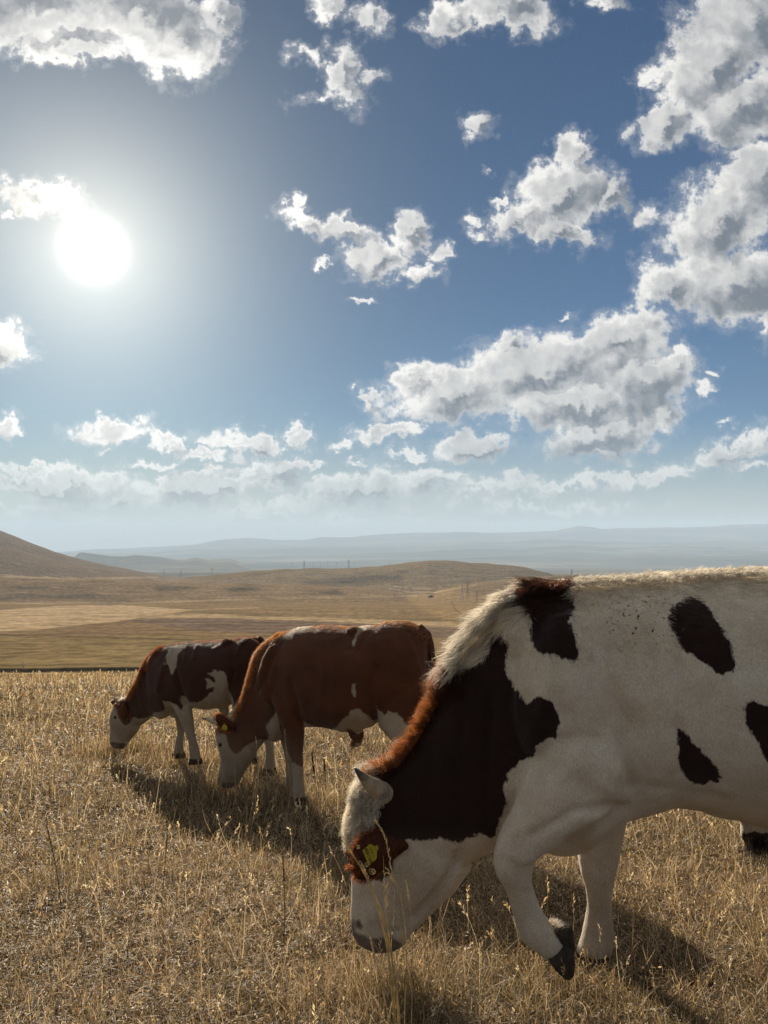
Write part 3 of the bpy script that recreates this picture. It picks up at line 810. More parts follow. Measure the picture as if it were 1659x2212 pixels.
def strands(name, roots, dirs, lens, width, cols, mt, parent, seed, segs=4, curl=.15, grav=0.0, taper=.85):
    """free strands from explicit roots (n,3), dirs (n,3)"""
    r = np.random.default_rng(seed); n = len(roots)
    d = dirs / np.linalg.norm(dirs, axis=1)[:, None]
    sd = np.cross(d, r.normal(0, 1, (n, 3))); sd /= np.linalg.norm(sd, axis=1)[:, None]
    ph = r.uniform(0, 6.28, n); q = roots.copy(); rows = []
    W = np.broadcast_to(width, (n,)) * r.uniform(.7, 1.3, n); curl = np.broadcast_to(curl, (n,))
    nx = np.cross(d, sd)
    for k in range(segs + 1):
        t = k / segs
        if k:
            dd = d + np.array((0, 0, -grav * t)) + sd * (np.sin(ph + t * 8) * curl)[:, None] * 2 + nx * (np.cos(ph + t * 8) * curl)[:, None] * 2
            q = q + dd * (lens / segs)[:, None]
        ww = (W * (1 - taper * t) / 2)[:, None]; rows += [q - sd * ww, q + sd * ww]
    v = np.stack(rows, 1).reshape(-1, 3); nv = 2 * (segs + 1); base = np.arange(n)[:, None] * nv
    qs = np.concatenate([base + np.array([2 * k, 2 * k + 1, 2 * k + 3, 2 * k + 2]) for k in range(segs)], 0)
    hm = np_mesh(name, v, qs); cattr(hm, 'hair', np.repeat(cols, nv, 0))
    return link(name, hm, [mt], True, parent)

def hoof(B, st, mt, parent, n=18):
    v, f = [], []; B.ring_loft(st, n, 2.6, (v, f)); return new_mesh('hoof', v, f, [mt], True, parent)

def text_mesh(s, size):
    cu = bpy.data.curves.new('t', 'FONT'); cu.body = s; cu.size = size; cu.align_x = 'CENTER'; cu.align_y = 'CENTER'; cu.offset = size * 0.012
    o = bpy.data.objects.new('t', cu); COL.objects.link(o)
    dg = bpy.context.evaluated_depsgraph_get(); dg.update()
    me = bpy.data.meshes.new_from_object(o.evaluated_get(dg))
    v = [q.co.copy() for q in me.vertices]; f = [tuple(p.vertices) for p in me.polygons]
    bpy.data.objects.remove(o); bpy.data.curves.remove(cu); bpy.data.meshes.remove(me)
    return v, f

def ear_tag(c, ux, uy, size, parent, number, small):
    """yellow tag: panel with a narrow neck at the button; ux, uy = unit axes of its face"""
    ux, uy = Vector(ux).normalized(), Vector(uy).normalized(); n = ux.cross(uy).normalized()
    if n.y > 0: n = -n
    out = [(-.5,-.5),(.5,-.5),(.5,.10),(.42,.2),(.16,.34),(.13,.5),(.06,.56),(-.06,.56),(-.13,.5),(-.16,.34),(-.42,.2),(-.5,.10)]
    v, f = [], []; k = len(out)
    for z in (.0012, -.0012):
        for x, y in out: v.append(c + ux * (x * size) + uy * (y * size) + n * z)
    f.append(tuple(range(k))); f.append(tuple(range(k, 2 * k))[::-1])
    for i in range(k): f.append((i, i + k, (i + 1) % k + k, (i + 1) % k))
    nb = len(f)
    b0 = len(v)
    for z in (.004, .0012):
        for i in range(12): v.append(c + uy * (.44 * size) + ux * (.07 * size * math.cos(i * math.pi / 6)) + uy * (.07 * size * math.sin(i * math.pi / 6)) + n * z)
    f.append(tuple(range(b0, b0 + 12)))
    for i in range(12): f.append((b0 + i, b0 + 12 + i, b0 + 12 + (i + 1) % 12, b0 + (i + 1) % 12))
    nb = len(f)
    for s_, sz, yy in ((number, .30, -.27), (small, .17, .02)):
        if not s_: continue
        tv, tf = text_mesh(s_, sz * size); b1 = len(v)
        for q in tv: v.append(c + ux * q.x + uy * (q.y + yy * size) + n * .0021)
        for q in tf: f.append(tuple(b1 + i for i in q))
    m1 = bpy.data.materials.get('tag_yellow') or plain_mat('tag_yellow', (.40, .31, .02), .6, (.30, .23, .02))
    m2 = bpy.data.materials.get('tag_ink') or plain_mat('tag_ink', (.02, .02, .015), .6)
    o = new_mesh('ear_tag', v, f, [m1, m2], False, parent)
    mi = np.zeros(len(f), np.int32); mi[nb:] = 1
    o.data.polygons.foreach_set('material_index', mi); return o

def eye(c, r_, parent):
    bm = bmesh.new(); bmesh.ops.create_uvsphere(bm, u_segments=16, v_segments=10, radius=r_)
    me = bpy.data.meshes.new('eye'); bm.to_mesh(me); bm.free()
    m = bpy.data.materials.get('eye') or plain_mat('eye', (.008, .006, .005), .3, (.012, .009, .007), spec=.3)
    o = link('eye', me, [m], True, parent); o.location = c; return o

def c1(l): return [(713.2 + .5701 * x, 1206.9 + .5701 * y) for x, y in l]
def c3(l): return [(219.4 + .2315 * x, 1344.1 + .2315 * y) for x, y in l]
def c4(l): return [(438.9 + .3141 * x, 1316.6 + .3141 * y) for x, y in l]

HAIR = hair_mat('fur', .5, .48); 
WHITE1, BROWN1, DARK1 = (.64, .57, .46), (.085, .026, .012), (.05, .042, .038)
HOOF = plain_mat('hoof', (.060, .047, .034), .85, (.026, .021, .017), 60, .1)

def smoothstep(a, b, x):
    t = np.clip((x - a) / (b - a), 0, 1); return t * t * (3 - 2 * t)

def near_bull():
    B = Bull(0.6, 2.92, 0)
    root = empty('grazing_bull', B.at(1280, 2080))
    tag(root, 'biggest white bull with dark patches and dark brown neck, grazing with one foreleg lifted', 'bull', 'bulls grazing in a row on the slope')
    L = B.ring_loft
    # trunk
    L([(1128,1300,1128,1790,.15,0),(1180,1262,1180,1836,.25,0),(1250,1252,1250,1832,.31,0),(1330,1248,1330,1764,.33,0),(1430,1241,1430,1731,.37,0),
       (1540,1234,1540,1747,.39,0),(1659,1229,1659,1782,.40,0),(1800,1222,1800,1800,.39,0),(1950,1214,1950,1740,.37,0),(2080,1220,2080,1690,.34,0),(2170,1240,2170,1640,.28,0),(2230,1290,2220,1560,.18,0)], 36, 2.25)
    # neck
    L([(1215,1262,1250,1825,.25,0),(1145,1268,1190,1832,.235,0),(1065,1318,1120,1826,.20,0),(995,1412,1082,1822,.175,0),(945,1500,1056,1836,.165,.0),
       (900,1585,1030,1850,.15,0),(850,1642,1005,1862,.135,0),(812,1668,970,1868,.125,0)], 30, 2.2)
    # head
    L([(800,1672,862,1680,.075,0),(778,1692,905,1712,.11,0),(760,1735,955,1778,.125,0),(751,1790,990,1838,.128,0),(752,1840,1022,1868,.118,.0),(757,1888,988,1914,.10,.0),
       (757,1928,950,1955,.085,.0),(756,1962,918,1984,.08,0),(757,1990,894,2006,.084,0),(762,2016,880,2028,.082,0),(780,2038,862,2044,.06,0)], 26, 2.3)
    B.blob(930,1850,.06,.085,.10,.045,30)                                # cheek
    B.blob(1190,1385,.12,.20,.14,.10); B.blob(1060,1560,.06,.17,.20,.12,50)      # withers, neck muscle
    B.blob(1240,1500,.19,.22,.30,.13,-8); B.blob(1265,1640,.21,.19,.16,.12,-30); B.blob(1312,1690,.25,.085,.085,.07)   # shoulder, upper arm, elbow
    B.blob(1240,1500,-.19,.22,.30,.13,-8); B.blob(1290,1650,-.21,.17,.16,.12)
    B.blob(1215,1790,.05,.13,.09,.12); B.blob(1610,1730,0,.2,.07,.10); B.blob(1640,1775,0,.06,.10,.05,-30)
    # lifted near foreleg
    L([(1170,1580,1330,1610,.07,.20),(1140,1655,1350,1690,.095,.22),(1108,1740,1325,1752,.095,.235),(1080,1792,1258,1783,.085,.24),(1067,1835,1195,1826,.075,.24),(1064,1866,1160,1848,.065,.24),
       (1074,1893,1152,1876,.058,.24),(1090,1918,1150,1905,.048,.24),(1101,1955,1162,1942,.043,.24),(1110,1995,1172,1968,.044,.235),(1124,2030,1190,1994,.05,.235),
       (1150,2052,1206,2014,.046,.23),(1175,2070,1222,2030,.046,.23),(1192,2082,1228,2050,.035,.23)], 22, 2.1)
    # far foreleg, standing
    L([(1225,1640,1390,1640,.09,-.16),(1228,1735,1365,1735,.09,-.15),(1242,1800,1345,1800,.08,-.14),(1247,1850,1338,1850,.068,-.135),(1254,1888,1331,1885,.06,-.13),(1265,1920,1324,1915,.045,-.13),
       (1270,1955,1320,1950,.042,-.13),(1264,1990,1322,1985,.05,-.13),(1256,2022,1328,2018,.055,-.13),(1244,2050,1324,2050,.055,-.13),(1243,2062,1322,2064,.05,-.13)], 20, 2.1)
    # hind legs (beyond the picture)
    for off, dx in ((.2, 0), (-.2, -90)):
        L([(1960+dx,1420,2215+dx,1420,.12,off),(1960+dx,1560,2225+dx,1560,.11,off),(2010+dx,1680,2190+dx,1680,.09,off),(2080+dx,1780,2215+dx,1760,.06,off),(2120+dx,1850,2210+dx,1850,.045,off),
           (2115+dx,1950,2180+dx,1950,.04,off),(2100+dx,2020,2180+dx,2020,.05,off),(2085+dx,2066,2175+dx,2066,.055,off)], 18, 2.1)
    B.blob(2120,1400,.12,.2,.28,.16); B.blob(2120,1400,-.12,.2,.28,.16)
    sculpt = [([(1362,1700),(1352,1650),(1345,1590)], 13, -.016), ([(1080,1785),(1112,1735),(1155,1670),(1190,1600)], 16, -.014), ([(1350,1745),(1285,1792),(1225,1818)], 9, -.012),
              ([(1095,1400),(1125,1500),(1160,1560)], 22, -.008), ([(990,1845),(972,1892),(935,1943),(892,1985)], 9, -.022), ([(860,1700),(870,1790),(872,1850)], 16, -.010),
              ([(1390,1360),(1400,1500),(1400,1640)], 16, .004), ([(1440,1350),(1455,1500),(1450,1660)], 16, .005), ([(1495,1350),(1510,1500),(1505,1660)], 16, .005), ([(1548,1350),(1565,1500),(1560,1660)], 16, .005),
              ([(1468,1350),(1482,1500),(1478,1660)], 10, -.003), ([(1420,1350),(1428,1500),(1425,1640)], 10, -.004), ([(1110,1850),(1125,1862),(1150,1858)], 9, .006), ([(1190,1990),(1200,2010),(1222,2030)], 6, -.01),
              ([(775,1900),(785,1950),(778,1985)], 9, -.006), ([(1300,1500),(1330,1600),(1345,1680)], 12, .006), ([(800,1995),(835,2008),(865,2012)], 4, -.008)]
    sculpt += [([(1080,1835),(1102,1788)], 20, .012), ([(1318,1700),(1330,1668)], 24, .016), ([(1225,1480),(1290,1570),(1335,1640)], 30, .012), ([(1150,1805),(1240,1752),(1330,1742)], 11, -.012),
               ([(1205,1330),(1185,1470),(1150,1600)], 20, .012), ([(1262,1330),(1300,1450),(1350,1560)], 20, -.014), ([(1133,1925),(1146,1985)], 6, -.008), ([(1062,1500),(1052,1650),(1046,1780)], 12, -.010),
               ([(1000,1560),(990,1680),(985,1800)], 12, -.008), ([(930,1620),(925,1720),(935,1800)], 12, -.006), ([(1290,1860),(1296,1900),(1300,1980)], 6, -.007), ([(1255,1860),(1262,1880)], 10, .006), ([(1230,1600),(1180,1690),(1120,1760)], 18, -.010),
               ([(1400,1700),(1480,1712),(1560,1728)], 14, -.008), ([(1500,1290),(1620,1285),(1700,1280)], 16, -.008), ([(805,1760),(812,1830),(800,1900)], 9, -.008), ([(770,1996),(776,2003)], 5, -.012)]
    B.finish(.0105, 6, sculpt)
    neck = c1([(405,395),(452,425),(470,432),(520,410),(555,400),(598,362),(612,300),(625,280),(645,288),(665,330),(663,420),(700,500),(742,552),(765,540),(790,518),(822,530),(845,552),(870,622),(856,655),(862,692),(830,684),(800,696),(782,712),(772,750),(745,762),(722,764),(706,792),(672,808),(672,832),(654,868),(668,905),(664,950),(642,1000),(628,1045),(615,1062),(590,1052),(562,1035),(530,1055),(500,1078),(482,1084),(450,1072),(420,1060),(360,1068),(300,1062),(262,1075),(248,1100),(246,1150),(232,1195),(200,1215),(60,1215),(60,1080),(150,1040),(180,985),(192,900),(198,855),(186,818),(150,800),(125,775),(240,690),(330,560)])
    w1 = c1([(735,165),(745,135),(770,104),(800,85),(860,80),(905,100),(922,150),(928,182),(906,240),(930,285),(935,330),(946,378),(925,394),(898,380),(872,374),(850,366),(800,364),(772,335),(755,295),(765,235),(752,190)])
    w2 = c1([(1292,188),(1330,162),(1352,142),(1370,140),(1390,152),(1420,170),(1448,205),(1462,242),(1500,288),(1520,335),(1528,380),(1536,430),(1508,432),(1482,442),(1440,412),(1400,388),(1376,365),(1350,355),(1322,325),(1308,300),(1286,250),(1285,220)])
    w3 = c1([(1568,560),(1590,548),(1600,535),(1625,545),(1659,560),(1760,600),(1790,700),(1760,790),(1690,800),(1655,770),(1640,735),(1615,690),(1590,650),(1578,610)])
    w4 = c1([(1308,645),(1320,640),(1350,664),(1368,690),(1420,738),(1440,770),(1462,792),(1488,828),(1470,836),(1468,848),(1440,845),(1412,856),(1375,850),(1345,830),(1318,790),(1312,750),(1318,700)])
    w6 = [(1598,1806),(1630,1798),(1665,1802),(1700,1830),(1690,1860),(1600,1850)]
    w5 = [(1800,1300),(1900,1330),(1950,1450),(1880,1560),(1790,1480)]
    muz = [(742,1968),(762,1985),(768,2012),(800,2028),(846,2026),(872,2040),(850,2060),(780,2062),(742,2020)]
    B.coat([neck, w1, w2, w3, w4, w5, w6], [muz, [(765,1990),(774,1990),(782,2000),(778,2009),(768,2004)]])
    body = link('body', B.me, [coat_mat('coat_white_and_dark_brown', WHITE1, (.024, .009, .006), DARK1, rag=.034, specks=True)], True, root)
    crest_w = [(962,1452),(985,1395),(1020,1345),(1062,1304),(1110,1276),(1170,1262)]
    crest_b = [(800,1668),(850,1645),(885,1600),(915,1548),(945,1490),(962,1452)]
    back = [(1110,1276),(1170,1262),(1330,1248),(1500,1236),(1659,1229),(1900,1216)]
    fore = [(790,1690),(768,1730),(756,1770),(752,1810)]
    def dw(px, py): return dist_line(px, py, crest_w)
    def db(px, py): return dist_line(px, py, crest_b)
    def dk(px, py): return dist_line(px, py, back)
    def df(px, py): return dist_line(px, py, fore)
    f_, up = np.array(B.f), np.array((0, 0, 1.0)); lat = np.array(B.lat)
    def length(px, py, nr):
        l = np.full(px.shape, .010)
        l = np.maximum(l, .040 * np.exp(-(dk(px, py) / 75) ** 2)); l = np.maximum(l, .085 * np.exp(-(dw(px, py) / 66) ** 2))
        l = np.maximum(l, .055 * np.exp(-(db(px, py) / 24) ** 2)); l = np.maximum(l, .038 * np.exp(-(df(px, py) / 36) ** 2))
        l = np.maximum(l, .026 * smoothstep(1520, 1380, py) * (px > 1080))
        return l
    def comb(px, py, nr):
        c = np.zeros((len(px), 3)) - f_ * .75 - up * .55
        m = np.exp(-(dw(px, py) / 80) ** 2)[:, None]; c = c * (1 - m) + (f_ * .8 - up * .75) * m * 1.5
        m = np.exp(-(db(px, py) / 40) ** 2)[:, None]; c = c * (1 - m) + (f_ * .1 - up * .2) * m
        m = np.exp(-(df(px, py) / 40) ** 2)[:, None]; c = c * (1 - m) + (f_ * .5 - up * .9) * m
        m = (py > 1830)[:, None]; c = np.where(m, -up * 1.0 - f_ * .1, c)
        return c
    def lift(px, py, nr):
        l = np.full(px.shape, .28); l = l + 1.3 * np.exp(-(db(px, py) / 24) ** 2) + .45 * np.exp(-(dw(px, py) / 40) ** 2) + 1.1 * np.exp(-(df(px, py) / 34) ** 2)
        return l
    def curl(px, py): return .05 + .55 * np.exp(-(db(px, py) / 30) ** 2) + .8 * np.exp(-(df(px, py) / 32) ** 2) + .15 * np.exp(-(dk(px, py) / 50) ** 2)
    def wt_all(cx, cy, n): return np.where(n @ lat > -.35, 1.0, .25) * (cx < 1760)
    cols = ((.80, .71, .57), (.050, .017, .009), DARK1)
    fur(B, 'short_coat', 110000, wt_all, lambda a, b, c: np.minimum(length(a, b, c), .022), comb, lift, lambda a, b: .0013, lambda a, b: .05 + 0 * a, cols, HAIR, root, 11, .005, 2, .5)
    def wt_mane(cx, cy, n): return (np.exp(-(dw(cx, cy) / 48) ** 2) + 1.3 * np.exp(-(db(cx, cy) / 20) ** 2) + .35 * np.exp(-(dk(cx, cy) / 45) ** 2) + 1.8 * np.exp(-(df(cx, cy) / 32) ** 2)) * (cx < 1760) + 1e-6
    cols2 = ((.80, .72, .58), lambda px, py: np.array((.055, .018, .009)) + (np.array((.40, .14, .038)) - np.array((.055, .018, .009))) * np.exp(-(db(px, py) / 17) ** 2)[:, None], DARK1)  # orange rim light along the crest is put into the hair colour
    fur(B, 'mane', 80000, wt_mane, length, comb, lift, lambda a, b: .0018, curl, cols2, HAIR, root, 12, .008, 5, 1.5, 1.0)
    # wool on the forehead and poll, tufts along the crest and the withers
    def tufts(name, pts, n_t, per, spread, inward, dirf, l0, l1, w, colf, crl, sd_, g=0.0, hw=.12, hd=95.):
        r = np.random.default_rng(sd_); sp = spline([Vector((a, b, 0)) for a, b in pts], 60); rt, dr, ln, cl_ = [], [], [], []
        for _ in range(n_t):
            q = sp[r.integers(0, 60)]; t_in = r.random() * inward; off = (hw * math.sqrt(1 - (1 - min(t_in / hd, 1)) ** 2) + .004) * (1 if r.random() < .72 else -1); base = dirf(r) + r.normal(0, .22, 3); L_ = r.uniform(l0, l1); c_ = colf(r)
            if name in ('withers_mane', 'back_hair') and 1122 < q.x + t_in * .8 < 1240: L_ *= .55; c_ = np.array((.12, .04, .016)) * r.uniform(.4, 1.3)   # the brown patch runs up to the spine
            for _ in range(per):
                rt.append(tuple(B.at(q.x + t_in * .8 + r.normal(0, spread), q.y + t_in * .45 + r.normal(0, spread), off + r.normal(0, .006)))); dr.append(base + r.normal(0, .16, 3)); ln.append(L_ * r.uniform(.7, 1.15)); cl_.append(c_ * r.uniform(.75, 1.15))
        strands(name, np.array(rt), np.array(dr), np.array(ln), w, np.array(cl_), HAIR, root, sd_, 6, crl, g)
    tufts('forelock', [(800,1676),(782,1692),(768,1722),(758,1765),(753,1815)], 300, 14, 2.0, 60, lambda r: np.array((-.45, -.70, -.60)), .028, .055, .0030, lambda r: np.array((.80, .71, .57)) * r.uniform(.45, 1.15), .55, 301, 0, .128, 100.)
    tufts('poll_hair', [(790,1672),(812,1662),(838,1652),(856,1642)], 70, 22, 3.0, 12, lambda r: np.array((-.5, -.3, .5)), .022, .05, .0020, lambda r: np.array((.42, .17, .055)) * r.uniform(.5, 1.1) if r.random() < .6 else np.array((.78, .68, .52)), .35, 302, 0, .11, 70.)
    tufts('crest_hair', [(838,1652),(865,1625),(890,1592),(915,1548),(942,1495),(962,1450)], 300, 20, 2.2, 14, lambda r: np.array((-.75, -.25, .35)), .020, .055, .0020, lambda r: np.array((.36, .125, .036)) * r.uniform(.45, 1.25), .22, 303, 0, .165, 115.)  # tufts coloured orange to carry the backlit rim
    tufts('withers_mane', [(964,1448),(986,1392),(1022,1342),(1062,1302),(1110,1274),(1175,1258)], 190, 24, 3.0, 22, lambda r: np.array((-.75, -.3, -.15)), .04, .085, .0020, lambda r: np.array((.80, .73, .60)) * r.uniform(.65, 1.1), .08, 304, .5, .24, 220.)
    tufts('back_hair', [(1175,1257),(1260,1247),(1400,1240),(1540,1231),(1700,1224)], 420, 16, 2.5, 30, lambda r: np.array((.7, -.2, .25)), .015, .038, .0018, lambda r: np.array((.70, .63, .51)) * r.uniform(.5, 1.15), .25, 305, .3, .37, 250.)
    # horns
    horn([B.at(836,1722,.05), B.at(818,1708,.11), B.at(800,1694,.15), B.at(783,1678,.18), B.at(766,1659,.19)], .047, root)
    horn([B.at(830,1705,-.06), B.at(828,1690,-.13), B.at(838,1668,-.19), B.at(848,1650,-.21), B.at(851,1638,-.21)], .04, root)
    # ears
    me_, T, b = mat('ear_hide'); T.put(b.inputs['Base Color'], T.mix(T.noise(T.node('ShaderNodeNewGeometry').outputs['Position'], 60, 4), (.045, .015, .008), (.10, .034, .014)))
    eb, et = B.at(868,1822,.105), B.at(762,1874,.235)
    e1 = ear(B, eb, et, B.at(800,1800,.2) - B.at(812,1910,.2), .155, root, me_, .0)
    e2 = ear(B, B.at(850,1800,-.11), B.at(812,1850,-.30), Vector((.3, 0, 1)), .11, root, me_, .03)
    # orange fringe round the ear
    ev = np.array([tuple(q.co) for q in e1.data.vertices]); epx, epy = proj_np(ev)
    r = np.random.default_rng(5); nu, nv = 14, 12
    idx = []
    for i in range(nu + 1):
        for j in range(nv + 1):
            if j in (0, nv) or i >= nu - 1: idx.append((i * (nv + 1) + j, 55 if j == nv or i >= nu - 1 else 40))
    rt = []; dr = []
    cen = ev.mean(0)
    for k, c_ in idx:
        a = ev[k]; i = k // (nv + 1); o_ = a - (np.array(eb) + (np.array(et) - np.array(eb)) * (i / nu) * .7); o_ /= np.linalg.norm(o_) + 1e-9
        for _ in range(c_):
            rt.append(a + r.normal(0, .004, 3)); dr.append(o_ + r.normal(0, .28, 3) + (np.array(et) - np.array(eb)) * 2)
    rt, dr = np.array(rt), np.array(dr); n = len(rt)
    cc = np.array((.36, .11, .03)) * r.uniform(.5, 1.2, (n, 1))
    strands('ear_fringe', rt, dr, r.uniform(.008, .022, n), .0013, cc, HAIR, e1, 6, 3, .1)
    # short dark nap over the whole ear
    k = r.integers(0, len(ev), 5200); k2 = np.minimum(k + 1, len(ev) - 1); t = r.random((5200, 1))
    pts = ev[k] * t + ev[k2] * (1 - t); ok = np.linalg.norm(ev[k] - ev[k2], axis=1) < .03; pts = pts[ok]; n = len(pts)
    dr = (np.array(et) - np.array(eb))[None, :] * 4 + r.normal(0, .35, (n, 3)) + lat * .3
    strands('ear_nap', pts, dr, r.uniform(.006, .013, n), .0012, np.array((.10, .034, .014)) * r.uniform(.4, 1.3, (n, 1)), HAIR, e1, 7, 2, .05)
    c = B.at(803,1842,.235)
    q = B.at(806,1871,.235) - B.at(789,1832,.235)
    ear_tag(c, q, B.at(822,1828,.235) - B.at(796,1852,.235), .055, e1, '4591263', 'TR 35 12')
    eye(B.at(800,1822,.118), .018, root); eye(B.at(800,1822,-.118), .018, root)
    # hooves
    hoof(B, [(1180,2066,1226,2028,.044,.245),(1188,2080,1238,2050,.046,.245),(1200,2094,1241,2075,.044,.245),(1213,2107,1239,2098,.034,.245),(1222,2114,1234,2110,.015,.245)], HOOF, root)
    hoof(B, [(1198,2008,1220,1994,.030,.235),(1204,2030,1236,2003,.036,.235),(1216,2046,1240,2030,.034,.235),(1226,2060,1240,2052,.02,.235)], HOOF, root)
    hoof(B, [(1242,2056,1322,2058,.05,-.13),(1234,2078,1318,2078,.056,-.13),(1232,2088,1316,2088,.055,-.13)], HOOF, root)
    for off, dx in ((.2, 0), (-.2, -90)): hoof(B, [(2085+dx,2060,2175+dx,2060,.055,off),(2070+dx,2085,2172+dx,2085,.06,off)], HOOF, root)
    # coronet hair of the lifted foot, brisket and sheath tufts, tail
    n = 500; rt = np.array([tuple(B.at(r.uniform(1186,1222), 0, .24)) for _ in range(n)]); 
    us = r.random(n); rt = np.array([tuple(B.at(1186 + 34 * u + r.normal(0, 2), 1985 + 24 * u + r.normal(0, 2) + 4, .22 + r.uniform(-.03, .04))) for u in us])
    strands('fetlock_hair', rt, np.array((.8, -.1, .45)) + r.normal(0, .3, (n, 3)), r.uniform(.010, .026, n), .0014, np.array((.7, .62, .5)) * r.uniform(.6, 1.1, (n, 1)), HAIR, root, 21, 3, .12)
    n = 520; rt = np.array([tuple(B.at(r.uniform(1612, 1662), r.uniform(1806, 1828), r.uniform(-.04, .06))) for _ in range(n)])
    strands('sheath_tuft', rt, np.array((.1, 0, -1.)) + r.normal(0, .25, (n, 3)), r.uniform(.03, .085, n), .0022, np.array((.03, .024, .02)) * r.uniform(.6, 1.3, (n, 1)), HAIR, root, 22, 5, .22)
    v, f = tube_mesh(spline([B.at(2190,1250,0), B.at(2250,1320,0), B.at(2265,1500,0), B.at(2262,1700,0)], 14), [.04, .036, .032, .03, .027, .025, .023, .022, .021, .02, .019, .018, .017, .015])
    new_mesh('tail', v, f, [plain_mat('tail_hide', WHITE1, .8)], True, root)
    n = 900; rt = np.array([tuple(B.at(r.uniform(2255, 2268), r.uniform(1640, 1700), r.uniform(-.02, .02))) for _ in range(n)])
    strands('tail_switch', rt, np.array((0, 0, -1.)) + r.normal(0, .12, (n, 3)), r.uniform(.15, .32, n), .002, np.array((.6, .53, .42)) * r.uniform(.6, 1.1, (n, 1)), HAIR, root, 23, 5, .1)
    return root


